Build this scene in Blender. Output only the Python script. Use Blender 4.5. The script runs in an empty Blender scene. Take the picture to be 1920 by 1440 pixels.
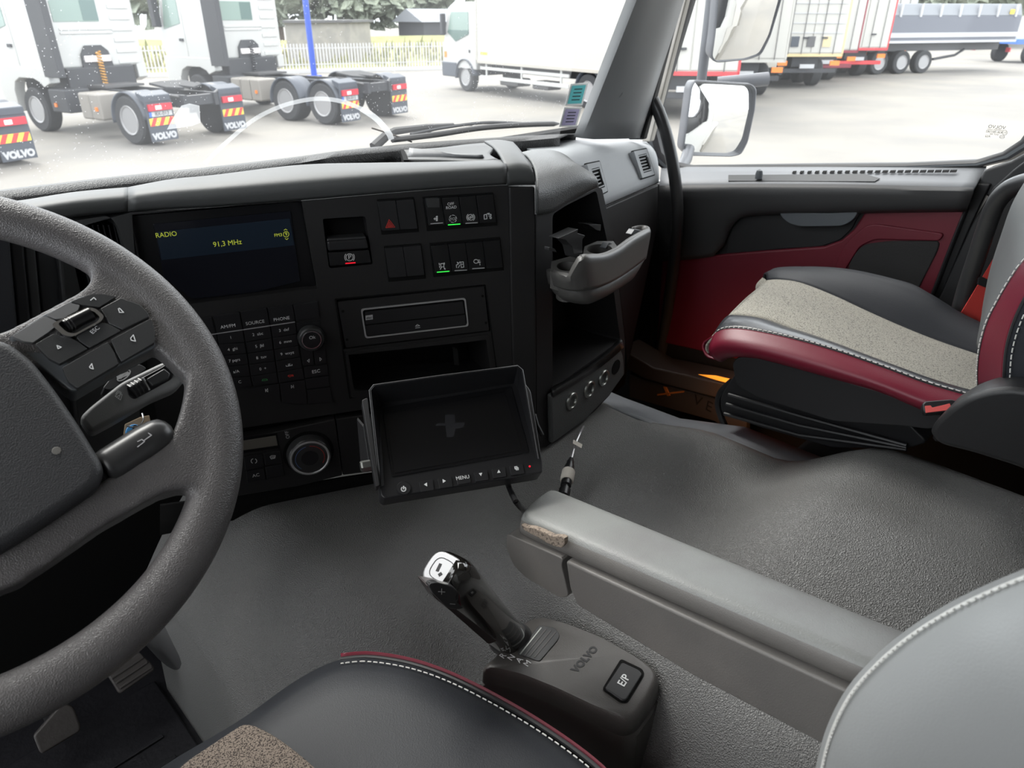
import bpy, math, random
from mathutils import Vector, Matrix
from mathutils.geometry import tessellate_polygon
V = Vector
random.seed(7)
S = bpy.context.scene
COL = S.collection

# ------------------------------------------------------------------ camera
FL, TH, PSI, ZO = 1332.0, math.atan(695 / 1332), math.radians(45), 2.55
cd = bpy.data.cameras.new('camera')
cam = bpy.data.objects.new('camera', cd)
COL.objects.link(cam)
cd.sensor_width = 36.0
cd.lens = FL / 1920 * 36
cd.clip_start, cd.clip_end = 0.02, 400
cam.location = (0, 0, ZO)
cam.rotation_euler = (math.pi / 2 - TH, 0, -PSI)
cd.dof.use_dof = True
cd.dof.focus_distance = 0.95
cd.dof.aperture_fstop = 11
S.camera = cam

# ------------------------------------------------------------------ light
w = bpy.data.worlds.new('overcast_sky')
S.world = w
w.use_nodes = True
nt = w.node_tree
bg = nt.nodes['Background']
tc = nt.nodes.new('ShaderNodeTexCoord')
sx = nt.nodes.new('ShaderNodeSeparateXYZ')
rp = nt.nodes.new('ShaderNodeValToRGB')
nt.links.new(tc.outputs['Generated'], sx.inputs[0])
nt.links.new(sx.outputs['Z'], rp.inputs[0])
nt.links.new(rp.outputs[0], bg.inputs['Color'])
rp.color_ramp.elements[0].position = 0.0
rp.color_ramp.elements[0].color = (0.80, 0.86, 0.92, 1)
rp.color_ramp.elements[1].position = 0.7
rp.color_ramp.elements[1].color = (1.0, 1.0, 1.0, 1)
bg.inputs['Strength'].default_value = 1.0
sd = bpy.data.lights.new('veiled_sun', 'SUN')
sd.energy = 0.8
sd.angle = math.radians(25)
sd.color = (1.0, 0.97, 0.92)
sun = bpy.data.objects.new('veiled_sun', sd)
COL.objects.link(sun)
sun.rotation_euler = (math.radians(38), math.radians(8), math.radians(-200))
S.view_settings.view_transform = 'Standard'
S.view_settings.look = 'None'
S.view_settings.gamma = 1.0
S.view_settings.use_curve_mapping = False
S.view_settings.exposure = 2.05
cy = S.cycles
cy.max_bounces = 10
cy.diffuse_bounces = 6
cy.glossy_bounces = 4
cy.transparent_max_bounces = 16
cy.caustics_reflective = False
cy.caustics_refractive = False

# ------------------------------------------------------------------ projection helpers (metres, origin = eye, z up)
FW = V((math.cos(TH) * math.sin(PSI), math.cos(TH) * math.cos(PSI), -math.sin(TH)))
RT = V((math.cos(PSI), -math.sin(PSI), 0))
UP = RT.cross(FW)
def ray(px, py): return FW + RT * ((px - 960) / FL) + UP * ((720 - py) / FL)
def P(px, py, d): return ray(px, py) * d
def PX(px, py, x): r = ray(px, py); return r * (x / r.x)
def PY(px, py, y): r = ray(px, py); return r * (y / r.y)
def PZ(px, py, z): r = ray(px, py); return r * (z / r.z)
class PL:
    def __init__(s, p0, n, x):
        s.p = V(p0); s.n = V(n).normalized(); x = V(x); s.x = (x - s.n * x.dot(s.n)).normalized(); s.u = s.n.cross(s.x)
    def at(s, px, py, off=0.0):
        r = ray(px, py); return r * ((s.p + s.n * off).dot(s.n) / r.dot(s.n))
    def pt(s, a, b, off=0.0): return s.p + s.x * a + s.u * b + s.n * off
    def loc(s, q): d = V(q) - s.p; return (d.dot(s.x), d.dot(s.u))
    def l(s, px, py, off=0.0): return s.loc(s.at(px, py, off))

# ------------------------------------------------------------------ materials
def col(c):
    if isinstance(c, str):
        c = tuple(int(c[i:i + 2], 16) / 255 for i in (0, 2, 4))
        c = tuple(v / 12.92 if v < .04045 else ((v + .055) / 1.055) ** 2.4 for v in c)
    return (*c, 1)
def M(name, c, rough=.5, metal=0, spec=.5, bump=None, mott=None, coat=0, emit=None, alpha=None, sheen=0):
    m = bpy.data.materials.new(name); m.use_nodes = True
    n = m.node_tree; b = n.nodes['Principled BSDF']; L = n.links.new
    b.inputs['Base Color'].default_value = col(c)
    b.inputs['Roughness'].default_value = rough
    b.inputs['Metallic'].default_value = metal
    b.inputs['Specular IOR Level'].default_value = spec
    b.inputs['Coat Weight'].default_value = coat
    b.inputs['Sheen Weight'].default_value = sheen
    if emit:
        b.inputs['Emission Color'].default_value = col(emit[0]); b.inputs['Emission Strength'].default_value = emit[1]
    t = n.nodes.new('ShaderNodeTexCoord')
    if bump:                                   # (kind, scale, strength, distance)
        if bump[0] == 'v':
            x = n.nodes.new('ShaderNodeTexVoronoi'); x.feature = 'SMOOTH_F1'; x.inputs['Scale'].default_value = bump[1]
            x.inputs['Smoothness'].default_value = .35
            nz = n.nodes.new('ShaderNodeTexNoise'); nz.inputs['Scale'].default_value = bump[1] * .6; nz.inputs['Detail'].default_value = 1
            vm = n.nodes.new('ShaderNodeVectorMath'); vm.operation = 'MULTIPLY_ADD'; vm.inputs[1].default_value = (1.2 / bump[1],) * 3
            L(t.outputs['Object'], nz.inputs['Vector']); L(nz.outputs['Color'], vm.inputs[0]); L(t.outputs['Object'], vm.inputs[2])
            L(vm.outputs[0], x.inputs['Vector']); o = x.outputs['Distance']
        else:
            x = n.nodes.new('ShaderNodeTexNoise'); x.inputs['Scale'].default_value = bump[1]; x.inputs['Detail'].default_value = 3
            L(t.outputs['Object'], x.inputs['Vector']); o = x.outputs['Fac']
        bp = n.nodes.new('ShaderNodeBump'); bp.inputs['Strength'].default_value = bump[2]; bp.inputs['Distance'].default_value = bump[3]
        L(o, bp.inputs['Height']); L(bp.outputs[0], b.inputs['Normal'])
    if mott:                                   # (scale, colour2, low, high, detail)
        x = n.nodes.new('ShaderNodeTexNoise'); x.inputs['Scale'].default_value = mott[0]; x.inputs['Detail'].default_value = mott[4] if len(mott) > 4 else 4
        r = n.nodes.new('ShaderNodeValToRGB'); L(t.outputs['Object'], x.inputs['Vector']); L(x.outputs['Fac'], r.inputs[0])
        r.color_ramp.elements[0].position = mott[2]; r.color_ramp.elements[0].color = col(c)
        r.color_ramp.elements[1].position = mott[3]; r.color_ramp.elements[1].color = col(mott[1])
        L(r.outputs[0], b.inputs['Base Color'])
    return m

fine = ('v', 1500, .35, .0003)
m_fascia = M('dark_fascia_plastic', (.016, .0155, .016), .55, bump=fine, spec=.4)
m_padtop = M('grey_dash_plastic', (.074, .077, .077), .5, bump=fine)
m_pad = M('grained_dash_pad', (.09, .094, .094), .45, bump=('v', 520, .8, .0006))
m_sill = M('coarse_black_grain', (.03, .03, .031), .5, bump=('v', 450, 1.0, .0012))
m_passpad = M('light_grey_dash_pad', (.31, .325, .34), .6, bump=('v', 900, .5, .0004))
m_black = M('gloss_black_plastic', (.006, .006, .007), .28, spec=.5)
m_key = M('satin_black_key', (.014, .014, .0155), .42, spec=.45)
m_void = M('matt_black_cavity', (.006, .006, .006), .85, spec=.15)
m_wheel = M('worn_wheel_leather', (.088, .083, .084), .36, bump=('v', 800, .7, .0006), mott=(9, (.11, .105, .104), .4, .7))
m_stalk = M('grey_stalk_plastic', (.20, .20, .20), .45, bump=fine)
m_hub = M('wheel_hub_plastic', (.028, .0285, .031), .5, bump=('v', 800, .6, .0004))
m_pod = M('charcoal_switch_plastic', (.035, .036, .037), .35, bump=fine)
m_grip = M('satin_dark_plastic', (.035, .035, .036), .3)
m_chrome = M('brushed_chrome', (.75, .75, .76), .2, metal=1)
m_steel = M('dull_steel', (.35, .36, .34), .35, metal=1)
m_silver = M('silver_paint', (.55, .55, .56), .35, metal=.6)
m_white = M('white_print', (.75, .76, .76), .6)
m_dimwhite = M('grey_print', (.45, .45, .46), .6)
m_green = M('green_indicator_lamp', (.02, .6, .1), .5, emit=('40ff50', .22))
m_redled = M('red_indicator_lamp', (.6, .01, .02), .5, emit=('ff1830', .22))
m_redprint = M('red_print', (.65, .04, .03), .6)
m_blueprint = M('blue_print', (.12, .22, .5), .6)
m_amber = M('amber_display_text', (.3, .32, .06), .5, emit=('c8d840', .10))
m_display = M('smoked_display_glass', (.010, .011, .016), .16, spec=.4)
m_lcd = M('navy_lcd_window', (.016, .026, .042), .2, spec=.4)
m_greylcd = M('unlit_grey_lcd', (.15, .14, .12), .35)
m_arm = M('grey_armrest_vinyl', (.25, .255, .245), .45, bump=('v', 700, .5, .0004), mott=(14, (.21, .205, .2), .45, .75))
m_arm2 = M('armrest_plastic_and_shade', (.17, .16, .15), .45, bump=('v', 900, .4, .0003), mott=(10, (.21, .195, .18), .45, .7))  # side covers, and painted shade on the vinyl pad's sides
m_foam = M('exposed_torn_foam', (.36, .29, .23), .95, bump=('n', 600, 1.0, .002), mott=(300, (.10, .08, .07), .5, .7))
m_tunnel = M('pebble_grain_vinyl', (.135, .134, .131), .42, spec=.6, bump=('v', 560, 1.0, .0012), mott=(3, (.175, .175, .173), .4, .7))
m_ledge = M('smooth_grey_vinyl', (.17, .18, .195), .5, bump=('v', 700, .3, .0004))
m_leather = M('black_seat_leather', (.018, .020, .025), .55, spec=.4, bump=('v', 750, .3, .0004))
m_greyleather = M('painted_sheen_leather', (.34, .345, .34), .42, bump=('v', 800, .25, .0003))  # sheen of dark leather put into the base colour
m_greyleather2 = M('painted_dim_sheen_leather', (.15, .155, .155), .42, bump=('v', 800, .25, .0003))  # dark leather again, its grazing sheen painted as grey
m_burg = M('burgundy_leather', (.15, .006, .022), .42, bump=('v', 700, .25, .0003))
m_doorred = M('burgundy_door_trim', (.125, .005, .016), .5, bump=fine)
m_fabric = M('melange_seat_fabric', (.42, .395, .33), .9, bump=('n', 900, 1.0, .0012), mott=(420, (.10, .092, .078), .5, .66, 2), sheen=.2)
m_fabric2 = M('brown_melange_fabric', (.30, .245, .20), .9, bump=('n', 1100, 1.0, .001), mott=(700, (.045, .035, .032), .46, .6, 2))
m_stitch = M('pale_stitching_thread', (.72, .71, .67), .8)
m_shiny = M('shiny_black_leather', (.03, .032, .037), .27, bump=('v', 750, .2, .0003))
m_recl = M('black_recliner_plastic', (.014, .014, .015), .42, bump=fine)
m_dfas = M('charcoal_driver_fascia', (.045, .047, .048), .5, bump=fine)
m_piping = M('black_piping', (.02, .02, .022), .4)
m_doortop = M('light_grey_door_capping', (.21, .22, .235), .55, bump=('v', 900, .4, .0003))
m_door = M('charcoal_door_plastic', (.045, .045, .046), .55, bump=fine)
m_doorblk = M('black_door_plastic', (.012, .012, .013), .5)
m_mesh = M('black_speaker_mesh', (.03, .029, .029), .7, bump=('v', 900, 1, .0012))
m_rubber = M('black_rubber_seal', (.012, .012, .014), .5)
m_pillar = M('grey_pillar_trim', (.20, .205, .21), .5, bump=fine)
m_cream = M('cream_cab_paint', (.42, .40, .36), .35, coat=.5)
m_white_cab = M('white_cab_paint', (.48, .485, .48), .3, coat=.5)
m_handle = M('satin_grey_handle', (.10, .11, .12), .4)
m_seatbelt = M('red_seatbelt_webbing', (.60, .05, .04), .8, bump=('n', 500, .8, .0006))
m_cable = M('black_cable_sheath', (.01, .01, .011), .4)
m_tag = M('blue_key_tag', (.05, .28, .62), .45)
m_paper = M('off_white_label', (.62, .58, .52), .8)
m_headliner = M('pale_headliner', (.36, .35, .335), .9)
m_gear = M('gear_housing_plastic', (.080, .075, .071), .38, bump=('v', 1000, .4, .0003))
m_gloss = M('glossy_piano_black', (.010, .009, .008), .1, coat=1)
m_ptop = M('brown_black_plastic', (.030, .022, .022), .35)
m_floor = M('black_ribbed_mat', (.010, .010, .013), .5, bump=('n', 60, .4, .004))
m_mirror = M('mirror_glass', (.92, .93, .93), .02, metal=1)
m_mirhouse = M('grey_mirror_housing', (.10, .105, .12), .45)

def glass(name, dust, tint=(.97, .985, .98), lump=30.0, spots=True):
    m = bpy.data.materials.new(name); m.use_nodes = True
    n = m.node_tree; n.nodes.clear(); L = n.links.new; N = n.nodes.new
    o = N('ShaderNodeOutputMaterial'); tr = N('ShaderNodeBsdfTransparent'); tr.inputs[0].default_value = (*tint, 1)
    gl = N('ShaderNodeBsdfGlossy'); gl.inputs['Roughness'].default_value = .03
    tl = N('ShaderNodeBsdfTranslucent'); tl.inputs[0].default_value = (.95, .97, 1, 1)
    df = N('ShaderNodeBsdfDiffuse'); df.inputs[0].default_value = (.9, .92, .95, 1)
    ad = N('ShaderNodeMixShader'); ad.inputs[0].default_value = .35; L(tl.outputs[0], ad.inputs[1]); L(df.outputs[0], ad.inputs[2])
    fr = N('ShaderNodeFresnel'); fr.inputs[0].default_value = 1.3
    m1 = N('ShaderNodeMixShader'); L(fr.outputs[0], m1.inputs[0]); L(tr.outputs[0], m1.inputs[1]); L(gl.outputs[0], m1.inputs[2])
    t = N('ShaderNodeTexCoord'); nz = N('ShaderNodeTexNoise'); nz.inputs['Scale'].default_value = 3; nz.inputs['Detail'].default_value = 5
    L(t.outputs['Object'], nz.inputs['Vector'])
    mr = N('ShaderNodeMapRange'); L(nz.outputs['Fac'], mr.inputs[0]); mr.inputs[1].default_value = .3; mr.inputs[2].default_value = .75
    mr.inputs[3].default_value = dust * .5; mr.inputs[4].default_value = dust * 1.5
    fac = mr.outputs[0]
    if spots:
        vo = N('ShaderNodeTexVoronoi'); vo.inputs['Scale'].default_value = 170; L(t.outputs['Object'], vo.inputs['Vector'])
        lt = N('ShaderNodeMath'); lt.operation = 'LESS_THAN'; lt.inputs[1].default_value = .16; L(vo.outputs['Distance'], lt.inputs[0])
        n2 = N('ShaderNodeTexNoise'); n2.inputs['Scale'].default_value = 9; L(t.outputs['Object'], n2.inputs['Vector'])
        gt = N('ShaderNodeMath'); gt.operation = 'GREATER_THAN'; gt.inputs[1].default_value = .5; L(n2.outputs['Fac'], gt.inputs[0])
        mu = N('ShaderNodeMath'); mu.operation = 'MULTIPLY'; L(lt.outputs[0], mu.inputs[0]); L(gt.outputs[0], mu.inputs[1])
        m3 = N('ShaderNodeMath'); m3.operation = 'MULTIPLY_ADD'; m3.inputs[1].default_value = .2; L(mu.outputs[0], m3.inputs[0]); L(fac, m3.inputs[2]); fac = m3.outputs[0]
    m2 = N('ShaderNodeMixShader'); L(fac, m2.inputs[0]); L(m1.outputs[0], m2.inputs[1]); L(ad.outputs[0], m2.inputs[2])
    L(m2.outputs[0], o.inputs[0])
    return m
m_windscreen = glass('dusty_windscreen_glass', .06)
m_sideglass = glass('side_window_glass', .045, spots=False)
m_smear = glass('dried_wiper_smear', .35, spots=False)

# ------------------------------------------------------------------ mesh helpers
ORG = {}
def org(o): return ORG.get(o.name, V((0, 0, 0)))
def tag(o, label=None, cat=None, group=None, kind=None):
    if label: o['label'] = label
    if cat: o['category'] = cat
    if group: o['group'] = group
    if kind: o['kind'] = kind
    return o
def thing(name, label, cat, at, group=None, local=False, rz=0.0):
    o = bpy.data.objects.new(name, None); COL.objects.link(o); o.empty_display_size = .05
    at = V(at); o.location = at + V((0, 0, ZO)); o.rotation_euler = (0, 0, rz)
    ORG[o.name] = V((0, 0, 0)) if local else at
    LOCAL[o.name] = local
    return tag(o, label, cat, group)
LOCAL = {}
def mk(name, vs, fs, mat, parent=None, smooth=False, bevel=0, seg=2, solid=0, sub=0, ang=40, mats=None, mi=None):
    me = bpy.data.meshes.new(name)
    vs = [V(v) for v in vs]
    if parent is not None:
        og = org(parent); loc = V((0, 0, 0)); lz = 0
    else:
        mn = [min(v[i] for v in vs) for i in range(3)]; mx = [max(v[i] for v in vs) for i in range(3)]
        og = V(((mn[0] + mx[0]) / 2, (mn[1] + mx[1]) / 2, mn[2])); loc = og + V((0, 0, ZO))
    me.from_pydata([v - og for v in vs], [], fs)
    me.validate(); me.update()
    me.materials.append(mat)
    for x in (mats or []): me.materials.append(x)
    if mi:
        for p, k in zip(me.polygons, mi): p.material_index = k
    if smooth or bevel:
        for p in me.polygons: p.use_smooth = True
        if not bevel: me.set_sharp_from_angle(angle=math.radians(ang))
    o = bpy.data.objects.new(name, me); COL.objects.link(o)
    o.location = loc; ORG[o.name] = og
    if parent is not None: o.parent = parent
    if sub:
        d = o.modifiers.new('s', 'SUBSURF'); d.levels = d.render_levels = sub
    if solid:
        d = o.modifiers.new('t', 'SOLIDIFY'); d.thickness = solid; d.offset = -1
    if bevel:
        d = o.modifiers.new('b', 'BEVEL'); d.width = bevel; d.segments = seg; d.limit_method = 'ANGLE'; d.angle_limit = math.radians(30); d.harden_normals = True
    return o
def rnd(poly, r, seg=4):
    if r <= 0: return [tuple(p) for p in poly]
    out = []; n = len(poly)
    for i in range(n):
        a, b, c = V(poly[i - 1]), V(poly[i]), V(poly[(i + 1) % n])
        d1, d2 = a - b, c - b
        rr = min(r, d1.length * .45, d2.length * .45)
        p, q = b + d1.normalized() * rr, b + d2.normalized() * rr
        for k in range(seg + 1):
            t = k / seg; out.append(tuple(p * (1 - t) ** 2 + b * 2 * t * (1 - t) + q * t * t))
    return out
class MB:
    def __init__(s): s.v = []; s.f = []
    def prism(s, poly, vec):
        n = len(poly); b = len(s.v); vec = V(vec); poly = [V(p) for p in poly]
        s.v += [p + vec for p in poly] + poly
        s.f.append(tuple(range(b, b + n))); s.f.append(tuple(range(b + 2 * n - 1, b + n - 1, -1)))
        for i in range(n): j = (i + 1) % n; s.f.append((b + i, b + n + i, b + n + j, b + j))
        return s
    def box(s, c, sz, ax=None):
        c = V(c); ax = ax or (V((1, 0, 0)), V((0, 1, 0)), V((0, 0, 1))); h = [q / 2 for q in sz]
        poly = [c + ax[0] * a * h[0] + ax[1] * b_ * h[1] - ax[2] * h[2] for a, b_ in ((-1, -1), (1, -1), (1, 1), (-1, 1))]
        return s.prism(poly, ax[2] * sz[2])
    def bx(s, x0, x1, y0, y1, z0, z1): return s.box(((x0 + x1) / 2, (y0 + y1) / 2, (z0 + z1) / 2), (abs(x1 - x0), abs(y1 - y0), abs(z1 - z0)))
    def loft(s, rings, cap=True, closed=True):
        n = len(rings[0]); b = len(s.v)
        for r in rings: s.v += [V(p) for p in r]
        for k in range(len(rings) - 1):
            for i in range(n if closed else n - 1):
                j = (i + 1) % n; s.f.append((b + k * n + i, b + k * n + j, b + (k + 1) * n + j, b + (k + 1) * n + i))
        if cap and closed:
            s.f.append(tuple(range(b + n - 1, b - 1, -1))); e = b + (len(rings) - 1) * n; s.f.append(tuple(range(e, e + n)))
        return s
    def tube(s, path, r, n=10, cap=True):
        path = [V(p) for p in path]; rings = []; prev = None
        for i, p in enumerate(path):
            t = (path[min(i + 1, len(path) - 1)] - path[max(i - 1, 0)]).normalized()
            if prev is None: a = t.orthogonal().normalized()
            else: a = (prev - t * prev.dot(t)).normalized()
            prev = a; b_ = t.cross(a); rr = r[i] if isinstance(r, (list, tuple)) else r
            rings.append([p + (a * math.cos(q) + b_ * math.sin(q)) * rr for q in [2 * math.pi * k / n for k in range(n)]])
        return s.loft(rings, cap)
    def lathe(s, c, n, prof, seg=32, x=None):          # prof: (radius, height along n)
        c, n = V(c), V(n).normalized(); a = V(x) if x else n.orthogonal().normalized(); a = (a - n * a.dot(n)).normalized(); b_ = n.cross(a)
        rings = [[c + n * h + (a * math.cos(2 * math.pi * k / seg) + b_ * math.sin(2 * math.pi * k / seg)) * max(r, 1e-5) for k in range(seg)] for r, h in prof]
        return s.loft(rings)
    def build(s, name, mat, parent=None, **k): return mk(name, s.v, s.f, mat, parent, **k)
def spline(pts, n):
    pts = [V(p) for p in pts]
    if len(pts) == 2: return [pts[0].lerp(pts[1], i / (n - 1)) for i in range(n)]
    d = [0]
    for a, b in zip(pts, pts[1:]): d.append(d[-1] + (b - a).length)
    out = []
    for i in range(n):
        s_ = d[-1] * i / (n - 1); k = 0
        while k < len(pts) - 2 and d[k + 1] < s_: k += 1
        t = (s_ - d[k]) / max(d[k + 1] - d[k], 1e-9)
        p0, p1, p2, p3 = pts[max(k - 1, 0)], pts[k], pts[k + 1], pts[min(k + 2, len(pts) - 1)]
        out.append(.5 * ((2 * p1) + (p2 - p0) * t + (2 * p0 - 5 * p1 + 4 * p2 - p3) * t * t + (3 * p1 - p0 - 3 * p2 + p3) * t ** 3))
    return out
def sheet(name, rows, mat, parent, n=24, m=None, solid=.004, **k):
    rows = [spline(r, n) for r in rows]
    if m:
        cols = [spline([r[i] for r in rows], m) for i in range(n)]
        rows = [[c[j] for c in cols] for j in range(m)]
    vs = [p for r in rows for p in r]; fs = []
    for j in range(len(rows) - 1):
        for i in range(n - 1): fs.append((j * n + i, j * n + i + 1, (j + 1) * n + i + 1, (j + 1) * n + i))
    k.setdefault('smooth', True); k.setdefault('ang', 60)
    return mk(name, vs, fs, mat, parent, solid=solid, **k)
def slab(pl, px, o0, o1, name, mat, parent=None, r=0.0, bevel=.0008, seg=2, local=False, inset=0.0):
    q = [V(p) for p in px] if local else [V(pl.l(x, y, o1)) for x, y in px]
    if inset:
        c = sum(q, V((0, 0))) / len(q); q = [p + (c - p).normalized() * inset * 1.3 for p in q]
    a = sum(q[i][0] * q[(i + 1) % len(q)][1] - q[(i + 1) % len(q)][0] * q[i][1] for i in range(len(q)))
    if a < 0: q = q[::-1]
    q = rnd(q, r)
    return MB().prism([pl.pt(x, y, o0) for x, y in q], pl.n * (o1 - o0)).build(name, mat, parent, bevel=bevel, seg=seg)
def holed(pl, outer, holes, depth, name, mat, parent, thick=.0, r=.002, off=0.0, cavity=None):
    # plate with recesses: front face with holes, walls going in by depth, floor of each recess
    def L(px, rr):
        q = [V(pl.l(x, y, off)) for x, y in px]
        a = sum(q[i][0] * q[(i + 1) % len(q)][1] - q[(i + 1) % len(q)][0] * q[i][1] for i in range(len(q)))
        return rnd(q if a > 0 else q[::-1], rr)
    loops = [L(outer, 0)] + [L(h, r) for h in holes]
    flat = [p for lp in loops for p in lp]
    tri = tessellate_polygon([[V((*p, 0)) for p in lp] for lp in loops])
    vs = [pl.pt(x, y, off) for x, y in flat]; fs = []; mi = []
    for t in tri:
        a, b, c = (V(flat[i]) for i in t)
        fs.append(tuple(t) if (b - a).cross(c - a) > 0 else tuple(reversed(t))); mi.append(0)
    k = 0
    for li, lp in enumerate(loops):
        n = len(lp); dp = (depth if not isinstance(depth, (list, tuple)) else depth[li - 1]) if li else .03
        b = len(vs); vs += [pl.pt(x, y, off - dp) for x, y in lp]
        for i in range(n):
            j = (i + 1) % n
            fs.append((k + j, k + i, b + i, b + j) if li == 0 else (k + i, k + j, b + j, b + i)); mi.append(0)
        if li:
            fs.append(tuple(range(b, b + n))); mi.append(1 if cavity else 0)
        k += n
    return mk(name, vs, fs, mat, parent, mats=[cavity] if cavity else None, mi=mi, smooth=True, ang=30)
FC = {}
def textmesh(body, size, al='CENTER', bold=0.0):
    key = (body, size, al, bold)
    if key in FC: return FC[key]
    c = bpy.data.curves.new('t', 'FONT'); c.body = body; c.size = size; c.extrude = .00012; c.align_x = al; c.align_y = 'CENTER'; c.offset = bold
    c.resolution_u = 3
    o = bpy.data.objects.new('t', c); me = bpy.data.meshes.new_from_object(o)
    vs = [v.co.copy() for v in me.vertices]; fs = [tuple(p.vertices) for p in me.polygons]
    bpy.data.objects.remove(o); bpy.data.curves.remove(c); bpy.data.meshes.remove(me)
    FC[key] = (vs, fs); return FC[key]
def text(pl, body, px, py, size, mat, parent, off=0.0, rot=0.0, sx=1.0, name='lettering', bold=0.0, local=False):
    vs, fs = textmesh(body, size, bold=bold)
    a, b = (px, py) if local else pl.l(px, py, off)
    c, s_ = math.cos(rot), math.sin(rot)
    return mk(name, [pl.pt(a + v.x * sx * c - v.y * s_, b + v.x * sx * s_ + v.y * c, off + .0002 + v.z) for v in vs], fs, mat, parent)
def strokes(pl, lines, wd, mat, parent, off=0.0, name='symbol', local=False):
    # thin raised line work, each line a list of pixel points
    mb = MB()
    for ln in lines:
        q = [V(p) if local else V(pl.l(x, y, off)) for (x, y), p in zip(ln, ln)]
        for a, b in zip(q, q[1:]):
            d = (b - a)
            if d.length < 1e-6: continue
            d.normalize(); nn = V((-d.y, d.x)) * wd / 2; e = d * wd * .3
            mb.prism([pl.pt(*p, off) for p in (a - nn - e, b - nn + e, b + nn + e, a + nn - e)], pl.n * .0003)
    return mb.build(name, mat, parent)
def circ(cx, cy, rx, ry=None, n=16, a0=0, a1=360):
    ry = ry or rx
    return [(cx + rx * math.cos(math.radians(a0 + (a1 - a0) * k / n)), cy - ry * math.sin(math.radians(a0 + (a1 - a0) * k / n))) for k in range(n + 1)]
def kids(o): return [c for c in bpy.data.objects if c.parent == o]
def copy_tree(o, parent=None, ch=None):
    c = o.copy(); COL.objects.link(c); ORG[c.name] = org(o)
    if parent: c.parent = parent
    for k in (ch or CH).get(o.name, []): copy_tree(k, c)
    return c
CH = {}
def index():
    CH.clear()
    for o in bpy.data.objects:
        if o.parent: CH.setdefault(o.parent.name, []).append(o)
# ================================================================== CAB SHELL
def st(o): o['kind'] = 'structure'; return o
# planes
nF = V((-.407, -.914, 0)).normalized()
F = PL((.510, .945, -.24), nF, (.914, -.407, 0))               # radio fascia, turned to the driver
pF = F.at(1005, 600)
T = PL(pF, (.12, -.993, 0), (.993, .12, 0))                    # storage tower face
PD = PL((1.2, .985, -.35), (.19, -.90, .36), (.978, .208, 0))  # passenger dash pad
WC = V((.012, .684, -.305)); tw = .791
W = PL(WC, (0, -math.cos(tw), math.sin(tw)), (1, 0, 0))        # steering wheel
GL = PL((0, 1.17, -.2), (0, -math.cos(math.radians(12)), -math.sin(math.radians(12))), (1, 0, 0))

# floor, rear wall, roof, walls (the cab a driver sits in)
st(MB().bx(-.56, 1.80, -.75, 1.42, -1.28, -1.24).build('floor', m_floor))
mb = MB(); mb.bx(-.60, 1.84, -.79, -.75, -1.28, .62)
st(mb.build('wall_rear', m_headliner))
st(MB().bx(-.60, 1.84, -.79, 1.02, .60, .64).build('ceiling', m_headliner))
mb = MB()
mb.bx(-.60, -.56, -.75, 1.12, -1.28, -.28).bx(-.60, -.56, -.75, -.15, -.28, .60).bx(-.60, -.56, .95, 1.12, -.28, .60).bx(-.60, -.56, -.15, .95, .50, .60)
st(mb.build('wall_left', m_door))
mb = MB(); mb.bx(1.78, 1.82, .12, 1.46, -1.28, -.50).bx(1.76, 1.80, -.75, .12, -1.28, .60).bx(1.76, 1.80, .12, 1.0, .50, .60)
st(mb.build('wall_right', m_doorblk))
st(MB().bx(-.60, 1.80, 1.42, 1.46, -1.28, -.30).bx(-.60, 1.80, 1.25, 1.42, -.38, -.34).build('wall_front', m_void))  # second box: unseen cover added to keep light from leaking under the dash

# windscreen
def wy(x): return 1.235 - .09 * ((x - .62) / .9) ** 2
rows = []
for z in [(-.32), -.2, -.05, .1, .25, .4, .55]:
    rows.append([V((x, wy(x) - (z + .25) * .22, z)) for x in [-.58 + i * .12 for i in range(17)]])
ws = st(sheet('window_1', rows, m_windscreen, None, n=24, solid=0))
# dried arc of a smear and shiny dirt patch on the glass
def onglass(px, py, off=.003):
    lo, hi = .5, 3.0
    r = ray(px, py)
    for _ in range(40):
        mid = (lo + hi) / 2; q = r * mid
        if q.y > wy(q.x) - (q.z + .25) * .22: hi = mid
        else: lo = mid
    return r * (lo - off)
arc = [(383, 308), (400, 290), (430, 262), (475, 225), (520, 202), (560, 190), (600, 185), (640, 190), (675, 203), (705, 222), (728, 248), (734, 262)]
vs = []; n = 40
pa = spline([V((x, y, 0)) for x, y in arc], n); fs = []
for i, p in enumerate(pa):
    t = (pa[min(i + 1, n - 1)] - pa[max(i - 1, 0)]).normalized(); q = V((-t.y, t.x, 0)); wdt = 4.0 if i < 32 else 5.5
    a, b = p - q * wdt, p + q * wdt; vs += [onglass(a.x, a.y), onglass(b.x, b.y)]
for i in range(n - 1): fs.append((2 * i, 2 * i + 1, 2 * i + 3, 2 * i + 2))
o = mk('smear', vs, fs, m_smear, ws)
ptch = [(313, 243), (322, 225), (340, 198), (355, 194), (374, 198), (376, 230), (360, 236), (335, 240)]
o = mk('dirt_patch', [onglass(x, y) for x, y in ptch], [tuple(range(8))], m_smear, ws); o['label'] = 'pale crinkled dirt patch on the glass'
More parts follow.
